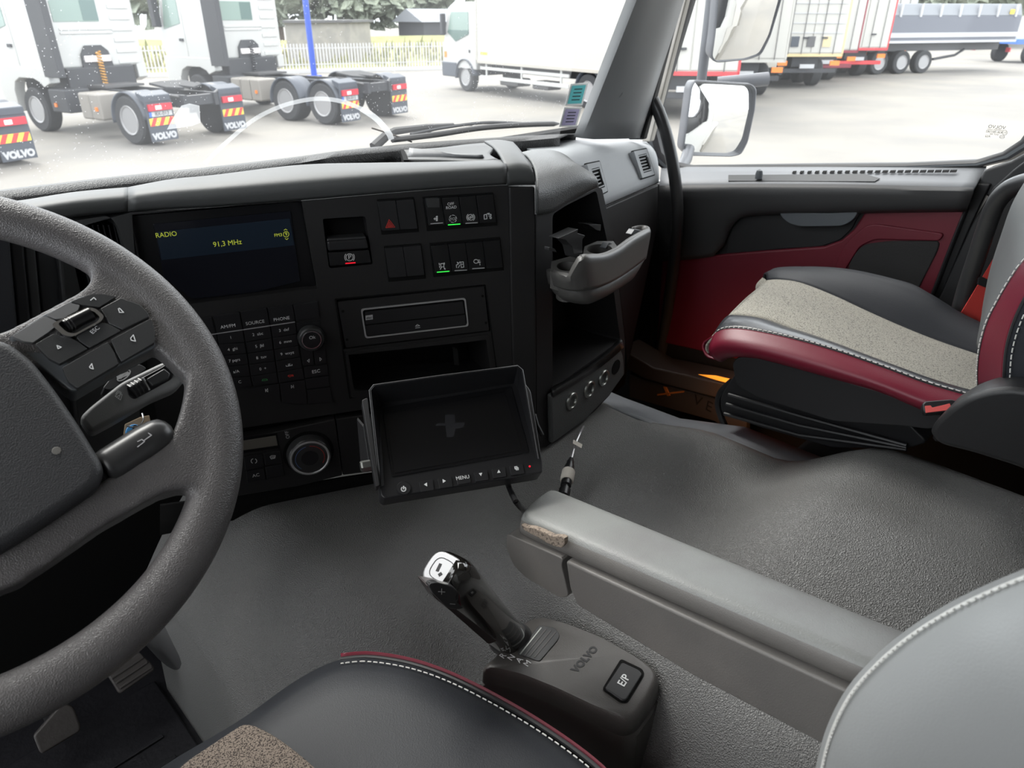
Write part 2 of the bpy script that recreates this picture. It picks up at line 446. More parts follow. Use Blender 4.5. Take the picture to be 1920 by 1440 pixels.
# stickers in the lower corner of the windscreen
def gpoly(name, pts, mat, parent, off): return mk(name, [onglass(x, y, off) for x, y in pts], [tuple(range(len(pts)))], mat, parent, solid=.0005)
def lerpq(q, u, v):
    a, b, c, d = [V(p) for p in q]; return tuple(a.lerp(b, u).lerp(d.lerp(c, u), v))
m_cyan = M('cyan_sticker_paper', (.10, .50, .52), .5); m_lilac = M('lilac_sticker_paper', (.40, .36, .55), .5); m_stw = M('sticker_white', (.75, .76, .74), .5)
for nm, q, mt, lb in (('cyan_vignette', [(1070, 157), (1103, 155), (1092, 197), (1059, 198)], m_cyan, 'cyan paper sticker with white border in the windscreen corner'),
                      ('lilac_vignette', [(1058, 201), (1091, 201), (1081, 237), (1048, 238)], m_lilac, 'lilac printed sticker below the cyan one on the windscreen')):
    bs = gpoly(nm, q, m_stw, None, .004); tag(bs, lb, 'sticker')
    gpoly('printed_field', [lerpq(q, u, v) for u, v in ((.12, .1), (.9, .1), (.9, .92), (.12, .92))], mt, bs, .006)
    for k in range(4):
        v = .25 + k * .16; gpoly('text_line', [lerpq(q, u, vv) for u, vv in ((.3, v), (.75, v), (.75, v + .04), (.3, v + .04))], m_key, bs, .007)

# right A pillar
def prow(ps, d): return [PX(x, y, d) if not isinstance(d, tuple) else PY(x, y, d[0]) for x, y in ps]
pl_rows = []
for (xa, ya, xb, yb), dx in (((1083, 256, 1190, -25), 1.34), ((1092, 256, 1198, -25), 1.335), ((1140, 256, 1232, -25), 1.40), ((1176, 256, 1262, -25), 1.47), ((1190, 256, 1274, -25), 1.54), ((1197, 256, 1280, -25), 1.60)):
    q_ = [PX(xa, ya, dx), PX((xa + xb) / 2, (ya + yb) / 2, dx - .01), PX(xb, yb, dx - .03)]; pl_rows.append(q_ + [q_[2] + (q_[2] - q_[1]) * k for k in (1.5, 3.4)])
ap = st(sheet('trim_1', pl_rows, m_pillar, None, n=16, m=14, solid=.012))
c = PX(1157, 172, 1.41); d = (V((0, 0, 0)) - c).normalized()
PLP = PL(c, (-.75, -.65, .05), (.65, -.75, 0))
c = c * .975
MB().lathe(c + PLP.n * .0, PLP.n, [(.013, -.004), (.013, .003), (.011, .004), (0.0001, .004)], 24).build('screw_cap', m_pillar, ap, smooth=True)
st(MB().prism([V((-.60, 1.04, -.28)), V((-.46, 1.14, -.28)), V((-.46, .96, .60)), V((-.60, .88, .60))], V((.04, 0, 0))).build('trim_7', m_pillar, None, bevel=.01))
st(MB().bx(-.60, 1.84, .96, 1.06, .50, .60).build('trim_8', m_pillar, None, bevel=.02))
# seals and the painted strip between pillar and door window
def strip(name, q, mat, x, parent=None, th=.02, bev=.004):
    pts = [PX(a, b, x) for a, b in q]; return MB().prism(pts, V((th, 0, 0))).build(name, mat, parent, bevel=bev)
st(strip('trim_2', [(1177, 262), (1205, 262), (1279, -25), (1244, -25)], m_rubber, 1.56))
st(strip('trim_3', [(1202, 266), (1219, 266), (1293, -25), (1274, -25)], m_cream, 1.66))

# ================================================================== PASSENGER DOOR
XD = 1.72
dr = thing('door_1', None, None, PX(1500, 700, XD)); st(dr)
DP = PL((XD, .6, -.5), (-1, 0, 0), (0, -1, 0))
DPo = PL((1.80, .6, -.5), (-1, 0, 0), (0, -1, 0))
slab(DP, [(1225, 345), (1858, 345), (1822, 420), (1735, 625), (1700, 770), (1500, 800), (1215, 760)], -.05, 0, 'lower_panel', m_doorblk, dr, bevel=.004)
# upper band
sheet('upper_band', [[PX(x, y, XD - .045) for x, y in ((1238, 349), (1400, 347), (1600, 349), (1825, 356))],
                     [PX(x, y, XD - .052) for x, y in ((1238, 356), (1400, 354), (1600, 356), (1825, 362))],
                     [PX(x, y, XD - .040) for x, y in ((1238, 395), (1400, 390), (1600, 388), (1816, 385))],
                     [PX(x, y, XD - .012) for x, y in ((1238, 488), (1342, 478), (1362, 440), (1390, 404), (1600, 396), (1812, 392))]], m_door, dr, n=20, m=10, solid=.006)
# left lower charcoal field blending down
slab(DP, [(1378, 398), (1480, 396), (1612, 398), (1598, 428), (1575, 450), (1540, 462), (1450, 468), (1362, 478), (1366, 430)], -.0, .006, 'handle_recess', m_doorblk, dr, r=.01, bevel=.002)
hd = slab(DP, [(1460, 397), (1500, 399), (1560, 400), (1610, 396), (1600, 412), (1580, 424), (1500, 425), (1480, 420), (1466, 408)], .006, .03, 'pull_handle', m_handle, dr, r=.012, bevel=.006, seg=3)
# capping shelf below the window, with tray and demister slots
cap_f = [PX(x, y, XD - .045) for x, y in ((1236, 349), (1400, 346), (1600, 348), (1825, 355))]
cap_b = [PX(x, y, XD + .07) for x, y in ((1240, 313), (1400, 312), (1600, 311), (1850, 312))]
cap_m = [a.lerp(b, .5) for a, b in zip(cap_f, cap_b)]
sheet('window_capping', [cap_f, cap_m, cap_b], m_doortop, dr, n=20, m=4, solid=.006)
def oncap(px, py, lift=.002):
    # capping as a plane through three of its points
    a, b, c = cap_f[1], cap_f[2], cap_b[1]; n_ = (b - a).cross(c - a).normalized()
    if n_.z < 0: n_ = -n_
    r = ray(px, py); return r * ((a + n_ * lift).dot(n_) / r.dot(n_))
def cpoly(name, pts, mat, lift=.002, th=.002, **k): return MB().prism([oncap(x, y, lift) for x, y in pts][::-1], V((0, 0, -th))).build(name, mat, dr, **k)
cpoly('tray_floor', [(1366, 328), (1620, 326), (1650, 334), (1640, 340), (1366, 339)], m_doorblk)
lk = PX(1422, 335, 1.70)
MB().tube([lk, lk + V((0, 0, .012)), lk + V((0, 0, .02)), lk + V((0, 0, .023))], [.009, .009, .007, .001], 12).build('lock_pin', m_handle, dr, smooth=True)
for k in range(22):
    x = 1490 + k * 14.2; y = 322.5 - k * .1; s_ = 3 + k * .14
    cpoly('demister_slot', [(x - s_, y - 2), (x + s_ + 1, y - 2.4), (x + s_ - 1, y + 2), (x - s_ - 2, y + 2.2)], m_void, .003, .001)
# burgundy panel
red = [(1240, 489), (1362, 476), (1450, 469), (1545, 462), (1578, 450), (1600, 430), (1620, 400), (1640, 394), (1812, 391), (1745, 560), (1735, 625), (1500, 700), (1230, 640)]
slab(DP, red, .0, .014, 'burgundy_panel', m_doorred, dr, bevel=.006, seg=3)
slab(DP, [(1225, 560), (1600, 530), (1590, 700), (1500, 790), (1215, 760)], .012, .022, 'door_pocket', m_doorblk, dr, bevel=.004) if False else None
slab(DP, [(1622, 424), (1640, 420), (1770, 438), (1762, 452), (1640, 449), (1612, 462), (1588, 500), (1570, 530), (1560, 512), (1582, 460)], .010, .020, 'raised_moulding', m_doorred, dr, r=.01, bevel=.005, seg=3)
sp = slab(DP, [(1620, 458), (1668, 452), (1762, 452), (1758, 470), (1712, 560), (1590, 560), (1588, 510), (1597, 480)], .010, .018, 'speaker_grille', m_mesh, dr, r=.014, bevel=.003)
sheet('rear_edge', [[PX(x, y, XD - .02) for x, y in ((1812, 391), (1780, 470), (1745, 560), (1700, 660))], [PX(x, y, XD + .03) for x, y in ((1826, 391), (1795, 470), (1760, 560), (1712, 660))]], m_rubber, dr, n=10)

# window frame (seal), glass
inner = [(1240, 190), (1234, 250), (1243, 285), (1262, 305), (1292, 311), (1500, 308), (1700, 306), (1830, 300), (1880, 285), (1915, 262), (1960, 200), (1990, 60), (1990, -60), (1318, -60), (1300, -10)]
outer = [(1215, 190), (1212, 255), (1222, 300), (1250, 322), (1292, 324), (1500, 320), (1700, 318), (1840, 314), (1900, 300), (1950, 270), (2010, 200), (2060, 60), (2060, -110), (1300, -110), (1280, -10)]
mb = MB(); lo = [V(DPo.l(x, y)) for x, y in outer]; li = [V(DPo.l(x, y)) for x, y in inner]
n = len(lo)
ring = lambda lp, o: [DPo.pt(a, b, o) for a, b in lp]
mb.loft([ring(li, -.02), ring(li, .008), ring([a.lerp(b, .3) for a, b in zip(li, lo)], .016), ring([a.lerp(b, .8) for a, b in zip(li, lo)], .016), ring(lo, 0), ring(lo, -.02)], cap=False)
w2 = st(mb.build('window_2', m_rubber, None, smooth=True, ang=50))
gp = MB(); gp.f.append(tuple(range(n))); gp.v = ring([b.lerp(a, -.0) for a, b in zip(lo, li)], -.005); g2 = gp.build('pane', m_sideglass, w2)
mb = MB(); mb.loft([ring([a.lerp(b, .35) for a, b in zip(li, lo)], .0165), ring([a.lerp(b, .6) for a, b in zip(li, lo)], .0175)], cap=False); mb.build('seal_lip', m_handle, w2)
G2 = PL((1.80, .6, -.5), (-1, 0, 0), (0, -1, 0)); G2.p = V((1.796, .6, -.5))
vs_, fs_ = textmesh('VOLVO', .009)
def etched(body, px, py, size, name='glass_marking'):
    vs_, fs_ = textmesh(body, size); a, b = G2.l(px, py)
    mk(name, [G2.pt(a - v.x, b + v.y, v.z) for v in vs_], fs_, m_key, w2)     # reads from outside, mirrored from inside
etched('VOLVO', 1869, 238.5, .0095); etched('TEMPERED GLASS', 1866, 243.5, .0036); etched('43R-001582', 1864, 247.5, .0062); etched('E1', 1884, 248.5, .0055); etched('DOT 300', 1864, 252, .0040); etched('CCC', 1879, 256.5, .0045); etched('AS2', 1852, 255.5, .006)
strokes(G2, [circ(1884, 248.5, 4.5)], .0006, m_key, w2, name='glass_marking')
strokes(G2, [circ(1879, 256.5, 4.6, 3.2)], .0005, m_key, w2, name='glass_marking')

# B pillar and black gap
st(slab(PL((1.70, .3, -.4), (-1, 0, 0), (0, -1, 0)), [(1862, 352), (1900, 318), (1990, 250), (2100, 500), (1800, 760), (1700, 760), (1742, 600), (1822, 420)], -.06, -.005, 'trim_4', m_doorblk, None, bevel=.004))
st(strip('trim_5', [(1822, 357), (1846, 318), (1895, 302), (1955, 268), (2010, 268), (2010, 345), (1905, 348), (1868, 375)], m_door, 1.73, th=.05, bev=.006))

# outer skin of the cab (seen only in the mirrors)
bs = st(MB().bx(1.86, 1.88, -.9, 1.25, -1.9, -.45).bx(1.86, 1.88, -.9, -.05, -.45, .8).bx(-.66, 1.88, -.92, -.86, -1.9, .8).build('wall_outside', m_white_cab, None))
st(MB().bx(1.2, 1.88, -7.0, -1.2, -1.9, -1.4).build('trim_6', m_greylcd, None))

# grab handles
g = [PX(1188, 178, 1.60), PX(1200, 170, 1.58), PX(1216, 176, 1.575), PX(1233, 205, 1.58), PX(1247, 245, 1.59), PX(1258, 290, 1.60), PX(1266, 340, 1.61), PX(1270, 400, 1.62), PX(1266, 470, 1.65), PX(1255, 560, 1.69), PX(1240, 660, 1.72)]
o = MB().tube(spline(g, 36), .0158, 14).build('grab_handle', m_grip, None, smooth=True); tag(o, 'curved dark grab handle beside the front of the side window', 'grab handle')
MB().lathe(g[0], g[0] - g[1], [(.022, -.012), (.022, .006), (.016, .012)], 16).build('mounting_boss', m_grip, o, smooth=True)
g = [PX(1960, 338, 1.50), PX(1925, 342, 1.52), PX(1893, 354, 1.54), PX(1868, 380, 1.55), PX(1850, 425, 1.56), PX(1832, 480, 1.57), PX(1812, 540, 1.58), PX(1798, 590, 1.58)]
o = MB().tube(spline(g, 36), .0165, 14).build('grab_handle', m_grip, None, smooth=True); tag(o, 'curved dark grab rail behind the passenger seat at the door pillar', 'grab handle')
MB().lathe(g[0], g[0] - g[1], [(.022, -.012), (.022, .006), (.016, .012)], 16).build('mounting_boss', m_grip, o, smooth=True)

# ================================================================== DASHBOARD BODY
db = thing('dashboard', 'dark grey truck dashboard running under the windscreen', 'dashboard', (.7, 1.0, -.75))
def FY(px, py, off=0): return F.at(px, py, off) if px > 247 else PY(px, py, 1.033 - off)
xs = [-90, 30, 140, 240, 320, 400, 560, 700, 850, 950]
def row(ys, off): return [FY(x, y, off) for x, y in zip(xs, ys)]
top_rows = [row([448, 425, 407, 397, 392, 388, 376, 364, 352, 346], 0),
            row([430, 408, 392, 383, 377, 372, 360, 348, 336, 330], .006),
            row([412, 394, 377, 368, 360, 354, 341, 330, 320, 314], .002),
            row([396, 382, 366, 357, 346, 340, 325, 316, 308, 304], -.022),
            row([388, 377, 360, 351, 336, 328, 309, 305, 303, 299], -.075)]
last = top_rows[-1]
top_rows.append([p + V((0, .01, -.012)) for p in last])
def spl(rows, a, b):   # columns a..b
    return [r[a:b + 1] for r in rows]
sheet('top_pad', spl(top_rows, 3, 9), m_padtop, db, n=36, m=20, solid=.004)
sheet('top_pad_left', [r[:4] for r in top_rows], m_padtop, db, n=20, m=20, solid=.004)
# groove floor and grained sill under the glass
gl = [PY(x, y, Y) for x, y, Y in ((-90, 392, 1.10), (100, 366, 1.11), (240, 352, 1.12), (400, 335, 1.12), (560, 312, 1.12), (700, 306, 1.10), (850, 300, 1.08), (960, 290, 1.05))]
sheet('demister_groove', [[p + V((0, -.06, -.06)) for p in gl], [p + V((0, .10, -.035)) for p in gl]], m_void, db, n=24)
sl0 = [PY(x, y, Y) for x, y, Y in ((-90, 388, 1.125), (0, 374, 1.13), (110, 361, 1.14), (230, 346, 1.15), (400, 329, 1.16), (560, 306, 1.165), (640, 293, 1.17), (760, 282, 1.165), (850, 273, 1.155), (960, 266, 1.13), (1050, 258, 1.10))]
sl1 = [PY(x, y, Y) for x, y, Y in ((-90, 370, 1.175), (0, 356, 1.185), (110, 343, 1.195), (230, 329, 1.205), (400, 312, 1.215), (560, 293, 1.22), (640, 282, 1.22), (760, 270, 1.215), (850, 263, 1.20), (960, 256, 1.175), (1080, 250, 1.15))]
sheet('grained_sill', [[p + V((0, -.0, -.03)) for p in sl0], sl0, [a.lerp(b, .5) + V((0, 0, .004)) for a, b in zip(sl0, sl1)], sl1, [p + V((0, .01, -.05)) for p in sl1]], m_sill, db, n=40, solid=.003, ang=80)
# shallow tray on the top of the dash
tz = -.235
def tr(x, y, z=tz): return PZ(x, y, z)
sheet('top_tray', [[tr(757, 299), tr(830, 300), tr(905, 303), tr(935, 299)], [tr(765, 296), tr(830, 292), tr(885, 289), tr(918, 289)], [tr(757, 284), tr(820, 287), tr(885, 285), tr(925, 276)], [tr(758, 281, -.232), tr(820, 277, -.232), tr(880, 270, -.232), tr(920, 267, -.232)]], m_padtop, db, n=16, m=8, solid=.006)
MB().prism([PZ(x, y, -.233) for x, y in ((750, 280), (758, 281), (766, 300), (757, 300))], V((0, 0, -.05))).build('tray_end', m_void, db)
sheet('tray_wedge', [[PZ(x, y, -.228) for x, y in ((768, 281), (810, 284), (860, 288), (905, 290))], [PZ(x, y, -.238) for x, y in ((766, 297), (810, 297), (860, 297), (910, 296))]], m_pillar, db, n=12, solid=.004)
# corner band at the right end of the fascia
cb = [((952, 348), (978, 347), (1004, 347), 0), ((951, 330), (978, 327), (1002, 328), .006), ((947, 312), (972, 308), (996, 311), -.004), ((938, 292), (962, 289), (985, 294), -.05), ((925, 275), (950, 273), (974, 279), -.12), ((908, 264), (935, 262), (962, 266), -.19)]
sheet('corner_band', [[F.at(x, y, o_) for x, y in (a, b, c_)] for a, b, c_, o_ in cb], m_padtop, db, n=8, m=20, solid=.004)
slab(F, [(954, 350), (1004, 350), (1006, 600), (1006, 800), (965, 800), (958, 560)], -.03, .002, 'corner_post', m_fascia, db, bevel=.004, seg=3)

# fascia plate with real recesses
def S_(u, v): return (580 + u * .20833, 330 + v * .20833)
def K_(u, v): return (380 + u * .20833, 540 + v * .20833)
def B_(u, v): return (230 + u * .20833, 340 + v * .20833)
def C_(u, v): return (400 + u * .15625, 780 + v * .15625)
disp = [B_(70, 300), B_(1610, 165), B_(1755, 970), B_(1650, 975), B_(560, 1110), B_(235, 1130)]
pbrk = [S_(118, 385), S_(505, 362), S_(572, 795), S_(178, 832)]
cdh = [K_(1190, 100), S_(1590, 975), S_(1635, 1400), K_(1255, 555)]
stor = [K_(1310, 600), (912, 637), (925, 740), K_(1360, 915)]
holed(F, [(247, 398), (400, 389), (560, 377), (700, 365), (850, 353), (953, 347), (957, 560), (963, 765), (700, 765), (420, 808), (300, 818), (262, 600)],
      [disp, pbrk, cdh, stor], [.022, .03, .012, .13], 'centre_fascia', m_fascia, db, r=.004, cavity=m_black)
slab(F, [(420, 808), (690, 763), (965, 765), (965, 800), (690, 800), (420, 845)], -.03, -.018, 'shadow_gap', m_void, db)
slab(F, [(440, 826), C_(1460, 40), C_(1550, 715), (560, 912), (400, 938)], -.03, .004, 'climate_bezel', m_fascia, db, bevel=.002)
slab(F, [C_(1470, 38), (712, 775), (735, 880), C_(1555, 712)], -.03, .003, 'blanking_panel', m_fascia, db, bevel=.002)
slab(F, [(690, 780), (1010, 760), (1010, 870), (700, 885)], -.05, -.02, 'lower_fascia', m_fascia, db, bevel=.002)
sheet('under_skirt', [[F.at(x, y, -.01) for x, y in ((300, 945), (500, 918), (700, 885), (1000, 850))], [F.at(x, y, -.04) for x, y in ((300, 1000), (500, 960), (700, 925), (1000, 880))]], m_void, db, n=12)
# slot frame round CD and storage bay
fr = [K_(1195, 108), (908, 538), (930, 700), (955, 770), (660, 750), K_(1300, 980)]
q = [K_(1270, 575), (918, 634), (924, 690), (715, 740), K_(1330, 985)]
strokes(F, [[K_(1195, 100), (910, 536), (932, 700)], [K_(1195, 100), K_(1325, 990), K_(1470, 970)]], .0022, m_void, db, off=.0003, name='panel_seam')

# ---- driver side: instrument binnacle and round-cornered vent
m_cl = M('dark_instrument_plastic', (.018, .019, .022), .4)
Y0 = PL((0, 1.033, -.3), (0, -1, 0), (1, 0, 0))
holed(Y0, [(40, 455), (247, 398), (262, 600), (262, 860), (60, 900), (-100, 900), (-100, 470)], [[(128, 416), (205, 404), (222, 425), (262, 560), (240, 620), (170, 630), (140, 500)]], .05, 'driver_fascia', m_dfas, db, r=.012, cavity=m_void)
vt = thing('air_vent', 'tall driver air vent behind the steering wheel rim', 'vent', Y0.at(190, 600, 0))
slab(Y0, [(140, 425), (150, 420), (200, 560), (198, 620), (186, 620)], -.03, -.004, 'frame', m_cl, vt)
for k in range(7):
    x0 = 152 + k * 10; a = Y0.at(x0, 422, -.012); b = Y0.at(x0 + 46, 625, -.012)
    MB().prism([a, a + V((.0018, 0, 0)), b + V((.0018, 0, 0)), b], V((.004, .02, 0))).build('slat', m_key, vt)
bn = thing('instrument_cluster', 'dark instrument binnacle behind the steering wheel', 'instrument cluster', (.0, 1.0, -.6))
for k, (a, b, o0, o1, mt) in enumerate((((-200, 430), (18, 445), 0, .07, m_cl), ((18, 448), (44, 452), 0, .05, m_key), ((44, 455), (66, 458), 0, .035, m_pod), ((66, 460), (108, 470), 0, .02, m_cl), ((108, 480), (118, 480), 0, .03, m_pod))):
    slab(Y0, [a, b, (b[0] + 42, 900), (a[0] + 42, 900)], -.0, o1, ('hood', 'bezel', 'chamfer', 'side_panel', 'edge_trim')[k], mt, bn, bevel=.003)

# ---- storage tower right of the fascia
tw_ = thing('storage_tower', 'dark dashboard tower with open shelf and sockets', 'storage unit', T.at(1090, 830))
rb = [([(1007, 402), (1034, 399), (1060, 383), (1090, 366), (1122, 351)], .004), ([(1007, 366), (1034, 362), (1062, 349), (1092, 337), (1121, 338)], .010), ([(1006, 335), (1032, 327), (1060, 316), (1088, 314), (1112, 326)], -.01),
      ([(1000, 310), (1024, 302), (1052, 299), (1078, 305), (1098, 318)], -.045), ([(988, 292), (1015, 288), (1042, 289), (1066, 297), (1084, 311)], -.09), ([(975, 286), (1005, 280), (1040, 282), (1060, 290), (1080, 306)], -.14)]
sheet('grained_hood', [[T.at(x, y, o_) for x, y in r_] for r_, o_ in rb], m_pad, tw_, n=22, m=22, solid=.004)
op = [(1036, 402), (1062, 385), (1118, 357), (1138, 450), (1163, 638), (1036, 728)]
holed(T, [(1006, 402), (1034, 399), (1060, 383), (1122, 351), (1129, 355), (1150, 450), (1172, 640), (1171, 700), (1142, 742), (1095, 792), (1035, 836), (1006, 840)], [op], .14, 'tower_body', m_fascia, tw_, r=.008, cavity=m_fascia)
# socket strip below the shelf
sk = slab(T, [(1034, 742), (1100, 700), (1163, 650), (1169, 668), (1171, 702), (1142, 742), (1095, 790), (1036, 832)], 0, .012, 'socket_strip', m_pad, tw_, bevel=.004, seg=3)
sheet('shelf_lip', [[T.at(x, y, .0) for x, y in ((1034, 730), (1080, 704), (1130, 668), (1165, 636))], [T.at(x, y, .014) for x, y in ((1034, 735), (1080, 708), (1130, 673), (1166, 641))], [T.at(x, y, .012) for x, y in ((1034, 743), (1080, 716), (1130, 682), (1167, 650))]], m_grip, tw_, n=14)
a, b = T.at(1037, 727, -.003), T.at(1163, 639, -.003); bk = V((0, .13, .0))
MB().prism([a, b, b + bk, a + bk], V((0, 0, -.002))).build('shelf_mat', m_void, tw_)
for k in range(34):
    q0 = a.lerp(b, (k + .5) / 34); e = (b - a) / 34 * .22
    MB().prism([q0 - e, q0 + e, q0 + e + bk, q0 - e + bk], V((0, 0, .002))).build('mat_rib', m_pod, tw_)
for (cx, cy_) in ((1072, 752), (1105, 730), (1132, 709)):
    c = T.at(cx, cy_, .013)
    o = MB().lathe(c, T.n, [(.0125, -.015), (.0125, .002), (.0135, .0035), (.0165, .0035), (.0185, .0015), (.0185, -.002)], 28).build('socket_ring', m_steel, tw_, smooth=True, ang=50)
    MB().lathe(c, T.n, [(.0122, -.016), (.0001, -.0155)], 20).build('socket_bore', m_void, o)
MB().lathe(T.at(1155, 688, .0125), T.n, [(.0165, -.002), (.0165, .0008), (.0001, .001)], 24).build('blank_cap', m_void, tw_)

# ---- passenger dash pad
def pr(pts, off): return [PD.at(x, y, off) for x, y in pts]
sheet('passenger_pad', [pr([(1060, 420), (1130, 388), (1180, 366), (1235, 343)], -.01), pr([(1060, 408), (1130, 378), (1180, 357), (1236, 334)], .004),
                        pr([(1050, 345), (1110, 325), (1175, 305), (1233, 298)], .0), pr([(1035, 300), (1095, 285), (1165, 272), (1226, 280)], -.014),
                        pr([(1005, 284), (1070, 268), (1145, 260), (1212, 266)], -.07), pr([(970, 272), (1050, 258), (1130, 254), (1198, 260)], -.13), pr([(955, 266), (1050, 255), (1130, 251), (1190, 256)], -.17)], m_passpad, db, n=26, m=24, solid=.006)
o = slab(PL(PD.pt(0, 0, -.13), (0, -.25, .97), (1, .1, 0)), [(972, 272), (985, 265), (1175, 248), (1182, 252), (1160, 256), (1000, 268), (980, 277)], -.004, .003, 'pad_ridge', m_padtop, db, r=.003, bevel=.001)
PG = PL(PD.pt(0, -.06, -.02), (.19, -.98, .02), (.978, .208, 0))
slab(PG, [(1080, 418), (1130, 392), (1235, 346), (1232, 430), (1205, 560), (1176, 690), (1172, 640), (1150, 450)], -.08, 0, 'glovebox_front', m_fascia, db, bevel=.004)
slab(PG, [(1100, 600), (1232, 430), (1205, 560), (1176, 690), (1172, 720), (1150, 740)], -.3, -.03, 'footwell_side', m_void, db)
for (q, gn) in (([(1100, 308), (1124, 303), (1139, 358), (1118, 369)], 'tower'), ([(1188, 284), (1212, 279), (1227, 327), (1204, 334)], 'door')):
    PDo, PD_ = PD, PL(PD.pt(0, 0, .007), PD.n, PD.x)
    PD = PD_
    v = thing('air_vent', 'square slatted vent in the grey pad beside the %s' % ('storage tower hood' if gn == 'tower' else 'passenger door'), 'vent', PD.at(*q[3]))
    Q = [V((*p, 0)) for p in q]
    def vq(u0, v0, u1, v1): return [lerpq(q, u0, v0), lerpq(q, u1, v0), lerpq(q, u1, v1), lerpq(q, u0, v1)]
    slab(PD, [(x, y) for x, y in vq(-.06, -.04, 1.06, 1.04)], -.004, .0015, 'shadow_frame', m_void, v, r=.004)
    fq = vq(0, 0, 1, 1); iq = vq(.22, .17, .86, .84)
    lo_ = [V(PD.l(x, y, .004)) for x, y in fq]; li_ = [V(PD.l(x, y, .004)) for x, y in iq]
    MB().loft([[PD.pt(a_, b_, -.02) for a_, b_ in lo_], [PD.pt(a_, b_, .005) for a_, b_ in lo_], [PD.pt(a_, b_, .005) for a_, b_ in li_], [PD.pt(a_, b_, -.004) for a_, b_ in li_]], cap=False).build('frame', m_passpad, v)
    slab(PD, iq, -.003, .002, 'duct', m_void, v)
    for k in range(6):
        t = .19 + k * .115
        slab(PD, vq(.2, t, .88, t + .042), .002, .005, 'slat', m_passpad, v, bevel=.0004)
    slab(PD, vq(.86, .3, .97, .7), .004, .009, 'thumb_wheel', m_grip, v, bevel=.001)
    PD = PDo
# ================================================================== FASCIA UNITS
def fc(px, off=0.0): return F.at(*px, off)
# information display
d = thing('information_display', 'wide black radio display reading 91,3 MHz', 'display', F.at(420, 560, -.02))
FD = PL(F.pt(0, 0, -.012), F.n, F.x)
slab(F, [B_(78, 312), B_(1605, 178), B_(1745, 965), B_(1640, 968), B_(560, 1100), B_(240, 1120)], -.022, -.016, 'bezel', m_black, d, r=.004)
slab(F, [B_(272, 385), B_(1512, 268), B_(1600, 900), B_(1200, 1000), B_(620, 1060), B_(370, 860)], -.018, -.0135, 'smoked_screen', m_display, d, r=.002)
slab(F, [B_(300, 455), B_(1505, 335), B_(1548, 578), B_(350, 712)], -.015, -.0128, 'lcd_window', m_lcd, d)
FA = -.0126; sl_ = .0
def ang(p, q):
    a, b = V(F.l(*p)), V(F.l(*q)); return math.atan2(b.y - a.y, b.x - a.x)
ra = ang(B_(350, 712), B_(1548, 578))
text(F, 'RADIO', *B_(392, 480), .0095, m_amber, d, FA, ra, .95)
text(F, '91,3 MHz', *B_(943, 558), .0105, m_amber, d, FA, ra, .95)
text(F, 'FM3', *B_(1400, 484), .0066, m_amber, d, FA, ra)
text(F, '9', *B_(1472, 476), .0072, m_amber, d, FA, ra)
strokes(F, [[B_(x, y) for x, y in circ(1471, 476, 25)], [B_(1452, 440), B_(1466, 430), B_(1480, 438)], [B_(1462, 514), B_(1478, 524), B_(1490, 512)]], .0007, m_amber, d, FA)
strokes(F, [[B_(1614, 172), B_(1752, 965)], [B_(1752, 968), B_(1640, 968)]], .0016, m_steel, d, .0004, 'edge_highlight_trim') if False else None

# switch units
def unit(name, label, cat, pts, o1=.004, mat=m_black, **k):
    c = pts[0]; u = thing(name, label, cat, F.at(*max(pts, key=lambda p: p[1])), **k)
    slab(F, pts, -.006, o1 - .0025, 'housing', m_void, u); return u
def split(q, n):
    a, b, c, e = [V(p) for p in q]
    return [[tuple(a.lerp(b, i / n)), tuple(a.lerp(b, (i + 1) / n)), tuple(e.lerp(c, (i + 1) / n)), tuple(e.lerp(c, i / n))] for i in range(n)]
def rocker(u, q, mat=m_key, o=.006):
    return slab(F, q, -.004, o, 'rocker_switch', mat, u, r=.0012, bevel=.0009, inset=.0007)
u1 = unit('switch_pair', 'pair of switches with red hazard triangle', 'switch', [S_(608, 212), S_(940, 190), S_(988, 505), S_(650, 530)])
a, b = split([S_(612, 225), S_(940, 205), S_(978, 478), S_(655, 498)], 2)
h_ = rocker(u1, a); rocker(u1, b)
def tri(cx, cy_, r_, rot=0): return [(cx + r_ * math.sin(math.radians(rot + 120 * k)), cy_ - r_ * math.cos(math.radians(rot + 120 * k))) for k in (0, 1, 2, 0)]
strokes(F, [[S_(718, 392), S_(770, 460), S_(688, 466), S_(718, 392)], [S_(719, 412), S_(752, 453), S_(704, 457), S_(719, 412)], [S_(721, 430), S_(738, 448), S_(716, 450), S_(721, 430)]], .0007, m_redprint, h_, .0062, 'hazard_triangle')
u2 = unit('switch_pair', 'pair of blank switches below the hazard switch', 'switch', [S_(672, 632), S_(1003, 607), S_(1050, 925), S_(712, 955)])
for q in split([S_(678, 648), S_(1005, 620), S_(1040, 895), S_(720, 922)], 2): rocker(u2, q)
u3 = unit('switch_bank', 'bank of four switches marked OFF ROAD', 'switch', [S_(1018, 188), S_(1655, 148), S_(1695, 445), S_(1060, 498)])
qs = split([S_(1030, 205), S_(1655, 160), S_(1685, 420), S_(1072, 452)], 4); R3 = [rocker(u3, q, m_black) for q in qs]
slab(F, [S_(1052, 205), S_(1170, 200), S_(1172, 285), S_(1065, 285)], .005, .012, 'guard_cap', m_pod, u3, r=.001)
text(F, 'OFF', *S_(1272, 252), .0062, m_white, R3[1], .0063); text(F, 'ROAD', *S_(1277, 284), .0062, m_white, R3[1], .0063)
text(F, 'TCS', *S_(1292, 388), .0056, m_white, R3[1], .0063)
strokes(F, [[S_(*p) for p in circ(1292, 385, 33, n=4, a0=a0, a1=a0 + 40)] for a0 in range(0, 360, 60)], .0008, m_white, R3[1], .0062)
